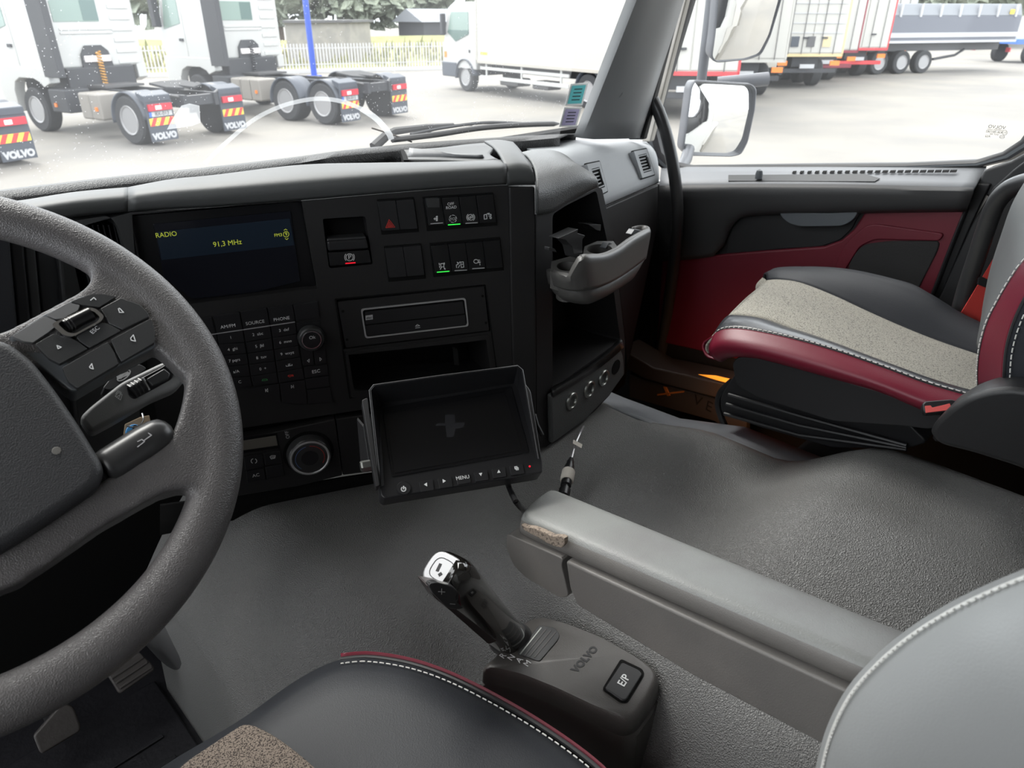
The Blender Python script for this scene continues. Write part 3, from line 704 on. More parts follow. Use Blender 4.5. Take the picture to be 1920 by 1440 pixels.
strokes(F, [[S_(1120, 385), S_(1150, 385), S_(1150, 400)], [S_(1128, 375), S_(1128, 395)], [S_(1142, 365), S_(1142, 402), S_(1152, 402), S_(1152, 362), S_(1142, 365)]], .0011, m_white, R3[0], .0062)
strokes(F, [[S_(*p) for p in circ(1452, 372, 26)], [S_(*p) for p in circ(1452, 372, 36, n=8, a0=130, a1=230)], [S_(*p) for p in circ(1452, 372, 36, n=8, a0=-50, a1=50)], [S_(*p) for p in circ(1443, 378, 9, n=8)], [S_(*p) for p in circ(1460, 367, 9, n=8)]], .0009, m_white, R3[2], .0062)
strokes(F, [[S_(1572, 350), S_(1595, 345), S_(1598, 385), S_(1574, 388), S_(1572, 350)], [S_(1600, 338), S_(1620, 335)], [S_(1608, 345), S_(1635, 345), S_(1635, 358), S_(1615, 360)], [S_(*p) for p in circ(1632, 376, 8, n=8)]], .001, m_white, R3[3], .0062)
bars = lambda sw, p, q, mt: strokes(F, [[S_(*p), S_(*q)]], .0014, mt, sw, .0062, 'indicator_bar')
bars(R3[0], (1092, 430), (1200, 422), m_dimwhite); bars(R3[1], (1250, 440), (1357, 432), m_green); bars(R3[2], (1408, 426), (1512, 420), m_dimwhite)
u4 = unit('switch_bank', 'lower bank of four switches with lane keeping symbol', 'switch', [S_(1082, 606), S_(1718, 550), S_(1752, 850), S_(1118, 912)])
qs = split([S_(1090, 625), S_(1716, 572), S_(1745, 825), S_(1130, 880)], 4); R4 = [rocker(u4, q, m_black) for q in qs]
bars(R4[0], (1150, 866), (1258, 857), m_green); bars(R4[1], (1310, 852), (1416, 846), m_dimwhite); bars(R4[2], (1468, 834), (1574, 827), m_dimwhite)
strokes(F, [[S_(1168, 785), S_(1170, 800)], [S_(1171, 810), S_(1173, 825)], [S_(1215, 780), S_(1217, 795)], [S_(1220, 830), S_(1222, 842)], [S_(1180, 790), S_(1208, 786), S_(1212, 815), S_(1186, 820), S_(1180, 790)], [S_(1190, 822), S_(1178, 840)], [S_(1210, 818), S_(1216, 838)]], .001, m_white, R4[0], .0062)
strokes(F, [[S_(1325, 825), S_(1322, 800), S_(1340, 795), S_(1330, 775), S_(1348, 785), S_(1356, 770)], [S_(1362, 775), S_(1385, 772), S_(1390, 820), S_(1368, 824), S_(1362, 775)], [S_(1368, 795), S_(1386, 793)], [S_(1340, 825), S_(1355, 800)]], .001, m_white, R4[1], .0062)
strokes(F, [[S_(*p) for p in circ(1500, 768, 20, 17)], [S_(1518, 770), S_(1540, 775), S_(1518, 780)], [S_(1522, 755), S_(1535, 760)], [S_(1534, 785), S_(1536, 802)]], .001, m_white, R4[2], .0062)

# parking brake
pb = thing('parking_brake', 'recessed parking brake lever with circled P', 'brake lever', F.at(655, 500, -.01))
slab(F, [S_(125, 392), S_(500, 368), S_(515, 560), S_(155, 575)], -.030, -.026, 'recess_back', m_void, pb)
lv = slab(F, [S_(160, 590), S_(516, 568), S_(536, 655), S_(172, 680)], -.02, .008, 'lever_grip', m_key, pb, bevel=.003, seg=3)
slab(F, [S_(158, 568), S_(510, 545), S_(516, 570), S_(162, 592)], -.02, .003, 'lever_top', m_pod, pb, bevel=.002)
pbp = slab(F, [S_(170, 690), S_(535, 665), S_(558, 780), S_(186, 812)], -.02, .003, 'button', m_black, pb, r=.002, bevel=.0015)
strokes(F, [[S_(*p) for p in circ(362, 731, 32)], [S_(*p) for p in circ(362, 731, 44, n=8, a0=140, a1=220)], [S_(*p) for p in circ(362, 731, 44, n=8, a0=-40, a1=40)]], .0009, m_white, pbp, .0032)
text(F, 'P', *S_(363, 731), .010, m_white, pbp, .0032); strokes(F, [[S_(328, 787), S_(412, 780)]], .0016, m_redled, pbp, .0032, 'indicator_bar')

# CD player
cdp = thing('disc_player', 'dash disc player slot in a thin silver frame', 'disc player', F.at(760, 650, -.01))
slab(F, [S_(250, 1135), S_(1575, 992), S_(1620, 1392), K_(1290, 540)], -.010, -.001, 'faceplate', m_fascia, cdp, r=.003, bevel=.001)
oq = [S_(462, 1195), S_(1405, 1095), S_(1432, 1350), K_(1462, 452)]
lo_ = rnd([V(F.l(*p)) for p in oq][::-1], .005); iq_ = [V(p) for p in lo_]; cc = sum(iq_, V((0, 0))) / len(iq_)
def shrink(lp, m_): c_ = sum((V(p) for p in lp), V((0, 0))) / len(lp); return [tuple(V(p) - V((math.copysign(min(abs(p[0] - c_[0]), m_), p[0] - c_[0]), math.copysign(min(abs(p[1] - c_[1]), m_), p[1] - c_[1])))) for p in lp]
li_ = shrink(lo_, .0022)
MB().loft([[F.pt(*p, -.002) for p in lo_], [F.pt(*p, .0015) for p in lo_], [F.pt(*p, .0015) for p in li_], [F.pt(*p, -.002) for p in li_]], cap=False).build('silver_frame', m_silver, cdp)
MB().prism([F.pt(*p, -.001) for p in li_], F.n * .0004).build('slot_recess', m_void, cdp)
slab(F, [S_(505, 1225), S_(1380, 1130), S_(1400, 1238), S_(505, 1338)], -.001, .0008, 'flap', m_key, cdp, bevel=.0006)
ej = slab(F, [S_(508, 1350), S_(1402, 1250), S_(1412, 1345), S_(515, 1440)], -.001, .0012, 'eject_bar', m_key, cdp, bevel=.0006)
strokes(F, [[S_(955, 1352), S_(972, 1336), S_(993, 1348), S_(955, 1352)], [S_(955, 1368), S_(996, 1363)]], .0007, m_white, ej, .0014)
slab(F, [S_(505, 1258), S_(570, 1248), S_(572, 1290), S_(507, 1298)], .0008, .001, 'disc_logo', m_dimwhite, cdp, bevel=0)
text(F, 'disc', *S_(538, 1276), .006, m_key, cdp, .0011, ra)
for p in (S_(302, 1218), S_(1560, 1082), S_(1590, 1322), K_(1300, 465)):
    MB().lathe(F.at(*p, -.0004), F.n, [(.0022, -.001), (.0022, .0002), (.0001, .0002)], 12).build('screw_hole', m_void, cdp)
# cubby below
sb = thing('storage_bay', 'empty rectangular cubby under the disc player', 'storage bay', F.at(800, 740, -.02))
lo_ = [V(F.l(*p)) for p in (K_(1282, 578), (916, 626), (926, 700), (930, 748), K_(1345, 985))]; li_ = [V(F.l(*p)) for p in (K_(1312, 600), (911, 637), (920, 700), (923, 738), K_(1362, 920))]
MB().loft([[F.pt(*p, -.004) for p in lo_], [F.pt(*p, .002) for p in lo_], [F.pt(*p, .002) for p in li_], [F.pt(*p, -.01) for p in li_]], cap=False).build('surround', m_fascia, sb, bevel=.0008)
q = [F.at(*K_(1330, 900), -.02), F.at(920, 700, -.02), F.at(905, 675, -.1), F.at(690, 690, -.1)]
MB().prism(q[::-1], V((0, 0, -.002))).build('bay_floor', m_key, sb)
MB().prism([F.at(848, 650, -.05), F.at(857, 655, -.05), F.at(860, 685, -.05), F.at(852, 684, -.05)], F.x * .001).build('divider', m_pod, sb)

# ---- radio key panel
rk = thing('radio_keypad', 'black radio keypad with phone digits and OK knob', 'keypad', F.at(500, 760))
slab(F, [K_(-30, 262), K_(1040, 118), K_(1178, 1036), K_(945, 1058), K_(820, 1055), K_(705, 1035), K_(560, 990), K_(350, 900), K_(60, 800)], -.008, -.0003, 'backplate', m_void, rk)
seps = [[(90, 250), (125, 410), (140, 508), (156, 612), (172, 712), (190, 812), (200, 905)],
        [(333, 212), (365, 375), (382, 490), (400, 590), (415, 690), (430, 795), (450, 882)],
        [(580, 178), (610, 345), (625, 450), (640, 555), (655, 660), (670, 760), (685, 857)],
        [(812, 150), (838, 305), (850, 412), (866, 518), (884, 618), (902, 720), (920, 822)]]
lab = [['AM/FM', 'SOURCE', 'PHONE'], ['1', '2  abc', '3  def'], ['4  ghi', '5  jkl', '6  mno'], ['7 pqrs', '8  tuv', '9  wxyz'], ['a/A', '0  +', '#'], ['   C', '', '']]
ka = ang(K_(130, 410), K_(830, 305))
def key(q, txt='', size=.0068, dy=0, mat=m_key, dx=0, o=.0028, inset=.0008):
    k = slab(F, q, -.004, o, 'key', mat, rk, r=.0008, bevel=.0007, inset=inset)
    if txt:
        cx = sum(p[0] for p in q) / len(q) + dx; cy_ = sum(p[1] for p in q) / len(q) + dy
        text(F, txt, cx, cy_, size, m_white, k, o + .0001, ka)
    return k
keys = {}
for r_ in range(6):
    for c_ in range(3):
        q = [K_(*seps[c_][r_]), K_(*seps[c_ + 1][r_]), K_(*seps[c_ + 1][r_ + 1]), K_(*seps[c_][r_ + 1])]
        keys[r_, c_] = key(q, lab[r_][c_], .0072 if r_ == 0 else .0066, 7 if r_ == 0 else 0)
key([K_(-160, 290), K_(85, 255), K_(120, 410), K_(-120, 450)])
for r_ in range(5):
    y0 = 415 + r_ * 100; key([K_(-60 + 16 * r_, y0 + 30), K_(seps[0][r_ + 1][0], y0 + 4), K_(*seps[0][r_ + 2]), K_(-44 + 16 * r_, y0 + 128)])
strokes(F, [[K_(-60, 440), K_(125, 411), K_(600, 340), K_(828, 306)]], .0016, m_silver, rk, .003, 'silver_line')
key([K_(812, 150), K_(1040, 120), K_(1058, 270), K_(836, 300)])
key([K_(838, 310), K_(1060, 292), K_(1090, 490), K_(868, 515)], mat=m_key, o=.0018)
kn = MB().lathe(F.at(*K_(972, 440), .002), F.n, [(.0205, -.004), (.0205, .003), (.0195, .010), (.018, .012), (.0150, .0125)], 40, F.x).build('knob', m_pod, rk, smooth=True, ang=50)
MB().lathe(F.at(*K_(972, 440), .002), F.n, [(.0152, .012), (.0148, .0135), (.0136, .0135), (.0132, .012)], 40).build('knob_ring', m_chrome, kn, smooth=True)
MB().lathe(F.at(*K_(972, 440), .002), F.n, [(.0136, .012), (.013, .013), (.0001, .0132)], 32).build('knob_face', m_key, kn, smooth=True)
text(F, 'Ok', *K_(986, 446), .0075, m_white, kn, .0155, ka)
key([K_(875, 535), K_(988, 545), K_(1005, 693), K_(902, 706)]); key([K_(994, 543), K_(1095, 500), K_(1118, 680), K_(1012, 693)])
strokes(F, [[K_(942, 655), K_(960, 640), K_(958, 668), K_(942, 655)], [K_(1070, 640), K_(1053, 626), K_(1055, 656), K_(1070, 640)]], .0007, m_white, rk, .003)
key([K_(905, 714), K_(1122, 690), K_(1136, 785), K_(918, 815)], 'ESC', .008)
key([K_(918, 820), K_(1137, 790), K_(1150, 885), K_(935, 910)]); key([K_(938, 918), K_(1151, 890), K_(1172, 1032), K_(948, 1052)])
k1 = key([K_(380, 908), K_(688, 860), K_(708, 1030), K_(600, 1000), K_(480, 955)], inset=.0006)
k2 = key([K_(693, 857), K_(922, 826), K_(942, 1052), K_(820, 1050), K_(712, 1033)], inset=.0006)
strokes(F, [[K_(564, 908), K_(567, 936)], [K_(585, 905), K_(570, 921), K_(587, 935), K_(585, 905)]], .0007, m_white, k1, .003)
strokes(F, [[K_(817, 872), K_(820, 900)], [K_(796, 876), K_(812, 887), K_(798, 901), K_(796, 876)]], .0007, m_white, k2, .003)
strokes(F, [[K_(750, 695), K_(752, 705), K_(805, 697), K_(803, 686)]], .0008, m_white, keys[4, 2], .0029)
strokes(F, [[K_(534, 835), K_(540, 822), K_(575, 818), K_(584, 828), K_(570, 832), K_(548, 834), K_(534, 835)]], .0009, m_green.copy() and M('green_print', (.05, .25, .08), .6), keys[5, 1], .0029)
strokes(F, [[K_(768, 792), K_(772, 786), K_(812, 782), K_(816, 793), K_(800, 792), K_(784, 800), K_(768, 792)]], .0009, m_redprint, keys[5, 2], .0029)

# ---- climate control
cc_ = thing('climate_panel', 'climate control panel with round temperature dial', 'climate control', F.at(520, 900))
slab(F, [C_(60, 300), C_(770, 198), C_(800, 390), C_(60, 490)], .002, .0045, 'lcd_frame', m_black, cc_)
slab(F, [C_(20, 350), C_(752, 235), C_(775, 355), C_(20, 465)], .003, .005, 'unlit_lcd', m_greylcd, cc_)
def ckey(q): return slab(F, q, .001, .0065, 'key', m_key, cc_, r=.0012, bevel=.0008, inset=.0007)
a_ = ckey([C_(360, 490), C_(590, 455), C_(612, 610), C_(380, 650)]); b_ = ckey([C_(598, 450), C_(808, 410), C_(835, 560), C_(620, 600)])
c_ = ckey([C_(390, 665), C_(612, 625), C_(635, 765), C_(405, 815)]); ckey([C_(618, 615), C_(832, 575), C_(860, 715), C_(640, 762)])
text(F, 'AC', *C_(512, 712), .0085, m_white, c_, .0067, ka)
strokes(F, [[C_(*p) for p in circ(487, 540, 34, 28, n=8, a0=110, a1=240)], [C_(*p) for p in circ(487, 540, 34, 28, n=8, a0=-60, a1=60)]], .001, m_white, a_, .0067)
strokes(F, [[C_(680, 488), C_(700, 475), C_(745, 475), C_(738, 505), C_(695, 515), C_(680, 488)], [C_(700, 488), C_(700, 500)], [C_(714, 486), C_(714, 510)], [C_(728, 484), C_(728, 500)]], .0009, m_white, b_, .0067)
text(F, 'OFF', *C_(890, 225), .0085, m_dimwhite, cc_, .0042, math.pi / 2 + ka)
ct = F.at(*C_(1145, 440), .004)
kn = MB().lathe(ct, F.n, [(.0415, -.003), (.0415, .0012), (.0375, .0014)], 48).build('dial_well', m_void, cc_, smooth=True)
kn = MB().lathe(ct, F.n, [(.0365, 0), (.0355, .014), (.0335, .017), (.0325, .018)], 48).build('dial', m_grip, cc_, smooth=True, ang=50)
MB().lathe(ct, F.n, [(.033, .0165), (.0322, .019), (.030, .0195), (.0283, .0175)], 48).build('dial_ring', m_silver, kn, smooth=True, ang=50)
MB().lathe(ct, F.n, [(.0288, .016), (.0282, .0178), (.0001, .0182)], 40).build('dial_face', m_key, kn, smooth=True, ang=50)
FDl = PL(ct + F.n * .0186, F.n, F.x)
def arcl(r_, a0, a1): return [(r_ * math.cos(math.radians(a0 + (a1 - a0) * k / 20)), r_ * math.sin(math.radians(a0 + (a1 - a0) * k / 20))) for k in range(21)]
strokes(FDl, [arcl(.0235, 100, 225)], .0007, m_blueprint, kn, 0, 'cold_arc', local=True); strokes(FDl, [arcl(.0235, 84, -35)], .0007, m_redprint, kn, 0, 'warm_arc', local=True)

# ---- reversing camera monitor
def N_(u, v): return (620 + u * .22917, 640 + v * .22917)
q0, q1, q2 = P(718, 938, .78), P(1016, 880, .85), P(697, 750, .842)
nx = (q1 - q0).normalized(); nn = (q1 - q0).cross(q2 - q0).normalized()
if nn.dot(-q0) < 0: nn = -nn
MN = PL(q0, nn, nx)
mo = thing('reversing_monitor', 'black reversing camera monitor with sun hood and MENU button', 'monitor', MN.at(860, 925))
slab(MN, [N_(330, 560), N_(380, 470), N_(1560, 300), N_(1640, 400), N_(1735, 985), N_(1735, 1070), N_(1700, 1080), N_(440, 1285), N_(410, 1260)], -.022, 0, 'case', m_key, mo, r=.006, bevel=.002)
slab(MN, [N_(420, 540), N_(1480, 365), N_(1628, 905), N_(500, 1110)], -.001, .0012, 'bezel', m_black, mo, r=.003)
sc = slab(MN, [N_(440, 590), N_(1425, 410), N_(1568, 890), N_(525, 1078)], .001, .0018, 'screen', m_black, mo, r=.001, bevel=.0003)
m_smudge = M('dusty_smudge', (.016, .016, .019), .7)
slab(MN, [N_(935, 600), N_(1015, 598), N_(1022, 668), N_(1100, 662), N_(1085, 705), N_(1020, 715), N_(1010, 780), N_(950, 785), N_(940, 690), N_(860, 692), N_(870, 668), N_(935, 672)], .0018, .0020, 'screen_smudge', m_smudge, mo, bevel=0)
# sun hood: a three sided shade rising toward the driver
hood_in = [MN.at(*N_(395, 1190), .0), MN.at(*N_(345, 700), 0), MN.at(*N_(340, 500), 0), MN.at(*N_(1500, 330), 0), MN.at(*N_(1590, 480), 0), MN.at(*N_(1700, 955), 0)]
hl = [(-.002, .0), (.006, .022), (.016, .052)]
def hoodrow(o):
    a = [N_(402, 1190), N_(318, 400), N_(350, 358), N_(900, 280), N_(1530, 200), N_(1570, 235), N_(1700, 960)]
    b = [N_(425, 1180), N_(385, 560), N_(400, 500), N_(900, 430), N_(1500, 335), N_(1540, 380), N_(1690, 950)]
    return a, b
a_, b_ = hoodrow(0); offs = [.004, .036, .04, .04, .04, .036, .004]
outer_ = [MN.at(*p, o_) for p, o_ in zip(a_, offs)]; base_ = [MN.at(*p, .0) for p in b_]
mb = MB(); vs = []; fs = []
nA = len(outer_)
vs = outer_ + base_
for i in range(nA - 1): fs.append((i, i + 1, nA + i + 1, nA + i))
mk('sun_hood', vs, fs, m_key, mo, solid=.0018)
MB().tube(outer_, .0009, 6).build('hood_edge', m_grip, mo, smooth=True)
slab(MN, [N_(256, 480), N_(300, 460), N_(400, 1180), N_(370, 1190)], .0, .012, 'side_flange', m_key, mo, r=.002, bevel=.001)
bt = [(N_(722, 1148), N_(835, 1132), N_(845, 1215), N_(740, 1232)), (N_(875, 1122), N_(985, 1106), N_(997, 1188), N_(888, 1204)), (N_(1022, 1095), N_(1135, 1080), N_(1148, 1155), N_(1040, 1175)), (N_(1172, 1070), N_(1280, 1052), N_(1292, 1132), N_(1188, 1148)), (N_(1318, 1045), N_(1425, 1028), N_(1437, 1105), N_(1332, 1122)), (N_(1464, 1020), N_(1570, 1003), N_(1585, 1080), N_(1478, 1096))]
bb = [slab(MN, q, 0, .0022, 'button', m_key, mo, r=.0008, bevel=.0006) for q in bt]
ma = math.atan2(*reversed((V(MN.l(*N_(1735, 1070))) - V(MN.l(*N_(440, 1285))))[:]))
def ntri(pts, b): 
    MB().prism([MN.at(*N_(*p), .0024) for p in pts][::1], MN.n * .0002).build('symbol', m_white, b)
ntri([(762, 1172), (788, 1155), (790, 1188)], bb[0]); ntri([(915, 1128), (943, 1142), (918, 1160)], bb[1]); ntri([(1212, 1080), (1240, 1075), (1230, 1102)], bb[3]); ntri([(1362, 1078), (1374, 1050), (1390, 1074)], bb[4])
text(MN, 'MENU', *N_(1080, 1116), .0062, m_white, bb[2], .0024, ma, .95)
strokes(MN, [[N_(1506, 1027), N_(1524, 1025), N_(1526, 1042), N_(1508, 1044), N_(1506, 1027)], [N_(1516, 1036), N_(1534, 1034), N_(1535, 1050), N_(1518, 1052), N_(1516, 1036)]], .001, m_white, bb[5], .0024)
pw = MB().lathe(MN.at(*N_(597, 1205), 0), MN.n, [(.0082, 0), (.0082, .001), (.0074, .002), (.0001, .002)], 28).build('power_button', m_key, mo, smooth=True, ang=40)
strokes(MN, [[N_(*p) for p in circ(596, 1209, 18, n=14, a0=125, a1=-235 + 180)] if False else [N_(596 + 18 * math.cos(math.radians(t)), 1209 - 18 * math.sin(math.radians(t))) for t in range(130, 411, 20)], [N_(597, 1186), N_(597, 1208)]], .0012, m_white, pw, .0022)
MB().lathe(MN.at(*N_(1628, 1024), 0), MN.n, [(.0012, 0), (.0012, .0006), (.0001, .0008)], 10).build('status_lamp', m_redled, mo)
# bracket with bolts
bkp = MB().prism([P(*N_(215, 640), .93), P(*N_(265, 700), .90), P(*N_(320, 1060), .86), P(*N_(250, 1050), .89)], V((.004, .004, 0))); bkp.build('bracket', m_key, mo)
bc = P(*N_(285, 1020), .845); MB().lathe(bc, MN.x * -1, [(.007, -.006), (.007, .004), (.006, .006), (.0001, .006)], 6).build('bracket_bolt', m_steel, mo)
MB().tube([MN.at(*N_(1665, 600), -.012), MN.at(*N_(1690, 690), -.014), MN.at(*N_(1732, 770), -.018)], .003, 8).build('bracket_arm', m_key, mo, smooth=True)
MB().tube([MN.at(900, 860, -.02), MN.at(900, 860, -.06), F.at(880, 850, -.02)], .012, 10).build('mount_stalk', m_key, mo)
# cable from the monitor
MB_ = spline([MN.at(948, 895, -.01), P(955, 915, .86), P(964, 935, .83), P(975, 950, .82), PZ(1000, 975, -.71)], 20)
o = MB().tube(MB_, .0036, 8).build('monitor_cable', m_cable, None, smooth=True); tag(o, 'black cable hanging from the monitor towards the armrest', 'cable')
# connector lead
cn = thing('connector_lead', 'grey lead with white collared plug beside the armrest tip', 'cable', PZ(1062, 920, -.74))
cz = -.73
MB().tube(spline([T.at(1096, 795, -.03), PZ(1088, 812, cz + .05), PZ(1080, 830, cz + .045), PZ(1074, 850, cz + .04), PZ(1071, 862, cz + .036)], 16), .0021, 8).build('lead', m_silver, cn, smooth=True)
ax0, ax1 = PZ(1071, 860, cz + .036), PZ(1058, 924, cz + .03)
def on(t): return ax0.lerp(ax1, t)
MB().tube([on(0), on(.08), on(.1), on(.22), on(.24), on(.4)], [.004, .005, .0065, .0065, .0085, .0095], 14).build('strain_relief', m_cable, cn, smooth=True)
MB().tube([on(.38), on(.4), on(.66), on(.68)], [.0095, .0115, .0115, .010], 16).build('white_collar', m_paper, cn, smooth=True)
MB().tube([on(.66), on(.8), on(.81), on(.9), on(.91), on(1.1)], [.009, .009, .006, .006, .0095, .0095], 14).build('plug', m_cable, cn, smooth=True)
tg = [PZ(1075, 825, cz + .05), PZ(1092, 834, cz + .045), PZ(1090, 841, cz + .045), PZ(1074, 832, cz + .05)]
MB().prism(tg, V((0, 0, .001))).build('wire_tag', m_paper, cn)

# ================================================================== STEERING WHEEL
sw = thing('steering_wheel', 'worn grey steering wheel with switch pod', 'steering wheel', WC)
R0 = .223
rings = []
def wrim(k): return 0
mb = MB(); NS = 128; rr = []
for k in range(NS):
    t = 2 * math.pi * k / NS; c = W.pt(R0 * math.cos(t), R0 * math.sin(t)); rd = W.x * math.cos(t) + W.u * math.sin(t)
    rr.append([c + rd * .0225 * math.cos(q) + W.n * .0165 * math.sin(q) for q in [2 * math.pi * j / 20 for j in range(20)]])
mb.loft(rr + [rr[0]], cap=False)
def sym(px, off):
    a = [V(W.l(x, y, off)) for x, y in px]; return a + [V((-p.x, p.y)) for p in reversed(a)]
def wslab(q2, o0, o1, name, mat, r=0, bevel=.004, seg=4, parent=sw, mirror=False):
    q = [V((-p[0], p[1])) for p in q2] if mirror else [V(p) for p in q2]
    a = sum(q[i][0] * q[(i + 1) % len(q)][1] - q[(i + 1) % len(q)][0] * q[i][1] for i in range(len(q)))
    if a < 0: q = q[::-1]
    q = rnd(q, r)
    return MB().prism([W.pt(x, y, o0) for x, y in q], W.n * (o1 - o0)).build(name, mat, parent, bevel=bevel, seg=seg)
def wl(px, off): return [W.l(x, y, off) for x, y in px]
lower = [(-60, 1010), (183, 905), (235, 880), (308, 838), (330, 800), (345, 750), (352, 705), (392, 690), (415, 720), (432, 800), (430, 880), (408, 935), (380, 930), (352, 915), (305, 925), (190, 990), (76, 1070), (-60, 1140)]
upper = [(-60, 640), (10, 622), (80, 585), (150, 548), (172, 528), (170, 500), (230, 490), (300, 530), (360, 600), (400, 680), (350, 712), (330, 690), (302, 662), (292, 652), (222, 690), (130, 740), (76, 690), (-60, 700)]
for mir in (False, True):
    for pts_, o0, o1 in ((lower, -.016, .013), (upper, -.013, .011)):
        q = [V((-p[0], p[1])) if mir else V(p) for p in wl(pts_, .008)]
        a = sum(q[i][0] * q[(i + 1) % len(q)][1] - q[(i + 1) % len(q)][0] * q[i][1] for i in range(len(q)))
        if a < 0: q = q[::-1]
        mb.prism([W.pt(x, y, o0) for x, y in rnd(q, .008)], W.n * (o1 - o0))
rim_o = mb.build('rim', m_wheel, sw, smooth=True, ang=180)
rm = rim_o.modifiers.new('r', 'REMESH'); rm.mode = 'VOXEL'; rm.voxel_size = .0026; rm.use_smooth_shade = True
sm_ = rim_o.modifiers.new('s', 'SMOOTH'); sm_.factor = .5; sm_.iterations = 22
hubr = [(-30, 625), (15, 634), (60, 668), (108, 730), (155, 800), (192, 862), (196, 880), (183, 912), (90, 975), (0, 1032), (-60, 1062)]
hq = [V(p) for p in wl(hubr, .03)]; hq = [p for p in hq if p.x > .006]
full = hq + [V((-p.x, p.y)) for p in reversed(hq)]
def clean(q): return [p for i, p in enumerate(q) if (V(p) - V(q[i - 1])).length > .004]
hub = wslab(clean(full), -.03, .028, 'hub_pad', m_hub, r=.012, bevel=.010, seg=5)
wslab([p * .985 for p in clean(full)], -.06, -.02, 'hub_rear', m_pod, r=.012, bevel=.004)
MB().lathe(W.at(106, 845, .0285), W.n, [(.0036, 0), (.003, .0003), (.0001, .0004)], 9).build('wear_spot', M('worn_grey_spot', (.12, .115, .105), .8), hub)
grip = [(196, 850), (250, 812), (314, 768), (326, 788), (322, 815), (305, 838), (240, 878), (190, 910)]
for mir in (1, -1):
    A_, B_2 = V(W.l(196, 880, .006)), V(W.l(316, 802, .006)); rings = []; d_ = (B_2 - A_).normalized(); n_ = V((-d_.y, d_.x))
    for t, k in ((-.04, .7), (0, .95), (.1, 1), (.6, 1), (.82, .93), (.94, .75), (1.0, .45), (1.03, .12)):
        c = A_ + (B_2 - A_) * t; rings.append([W.pt(mir * (c.x + n_.x * .0165 * k * math.cos(q)), c.y + n_.y * .0165 * k * math.cos(q), .007 + .0135 * k * math.sin(q)) for q in [2 * math.pi * j / 20 * mir for j in range(20)]])
    MB().loft(rings).build('horn_grip', m_grip, sw, smooth=True, ang=80)
wsl = lambda ln, o, mt, par, wd=.0008: strokes(W, ln, wd, mt, par, o)
wsl([[(258, 838), (271, 828), (266, 824), (258, 828)], [(270, 826), (284, 816), (278, 812)]], .0212, m_dimwhite, sw)
# switch pod
pod = wslab(wl([(8, 634), (80, 588), (150, 553), (180, 548), (222, 556), (266, 572), (286, 596), (294, 648), (225, 684), (138, 735), (112, 715), (76, 686)], .012), -.014, .011, 'switch_pod', m_handle, r=.004, bevel=.002)
def pkey(px, mat=m_pod, o=.0155, r=.001):
    return wslab(wl(px, o), .006, o, 'pod_button', mat, r=r, bevel=.0013, seg=3)
m_podl = M('painted_switch_highlight', (.16, .16, .16), .28)  # highlight on the top buttons painted as a lighter colour
pkey([(22, 630), (82, 593), (100, 599), (112, 606), (92, 622), (62, 642), (45, 640)], m_podl)
pkey([(87, 590), (128, 567), (150, 572), (146, 582), (118, 597), (104, 598)], m_podl); pk = pkey([(133, 565), (172, 551), (192, 551), (218, 556), (186, 576), (152, 571)])
k_r = pkey([(188, 578), (226, 558), (262, 570), (278, 586), (280, 594), (230, 618), (204, 606), (196, 590)])
k_e = pkey([(143, 631), (190, 605), (205, 608), (227, 620), (168, 652), (150, 640)])
k_l = pkey([(66, 645), (100, 626), (134, 634), (146, 640), (164, 654), (112, 682), (92, 672)])
k_s = pkey([(117, 689), (202, 641), (214, 660), (222, 682), (145, 728), (128, 715)]); k_b = pkey([(208, 637), (283, 597), (290, 618), (290, 642), (228, 678), (218, 660)])
rf = [(95, 607), (165, 575), (180, 578), (196, 592), (190, 602), (137, 631), (118, 628)]
lo_ = rnd([V(p) for p in wl(rf, .019)][::-1], .004); c0 = sum((V(p) for p in lo_), V((0, 0))) / len(lo_); li_ = [c0 + (V(p) - c0) * .80 for p in lo_]
MB().loft([[W.pt(*p, .010) for p in lo_], [W.pt(*p, .0185) for p in lo_], [W.pt(*p, .0185) for p in li_], [W.pt(*p, .012) for p in li_]], cap=False).build('roller_frame', m_chrome, pod)
MB().prism([W.pt(*p, .012) for p in li_], W.n * .001).build('roller_well', m_pod, pod)
ra_, rb_ = W.at(122, 612, .014), W.at(170, 588, .014)
MB().tube([ra_, rb_], .0065, 14).build('roller', m_black, pod, smooth=True)
for t in (.08, .2): 
    c = ra_.lerp(rb_, t); MB().tube([c, c + (rb_ - ra_) * .04], .0071, 14).build('roller_tooth', m_grip, pod)
wsl([[(224, 578), (232, 586), (224, 586), (222, 579), (224, 578)]], .0158, m_white, k_r); wsl([[(107, 648), (115, 651), (109, 654), (107, 648)]], .0158, m_white, k_l)
text(W, 'ESC', 178, 619, .0055, m_white, k_e, .0157, .46)
wsl([[(168, 688), (172, 682), (175, 692), (169, 690), (168, 688)]], .0158, m_white, k_s); wsl([[(245, 634), (250, 628), (254, 640), (246, 638), (245, 634)]], .0158, m_white, k_b)
wsl([[(170, 563), (176, 558), (180, 562)]], .0158, m_white, pk)
# steering column shroud
co = thing('steering_column', 'dark steering column shroud under the wheel', 'steering column', (.0, .85, -.62))
ctr = W.pt(0, 0, -.06)
def crect(c, hx, hu): return [c + W.x * a * hx + W.u * b * hu for a, b in ((-1, -1), (1, -1), (1, 1), (-1, 1))]
MB().loft([crect(W.pt(0, 0, -.05), .065, .07), crect(W.pt(0, .0, -.10), .075, .08), crect(W.pt(0, .01, -.26), .07, .08)]).build('shroud', m_cl, co, bevel=.012, seg=3)
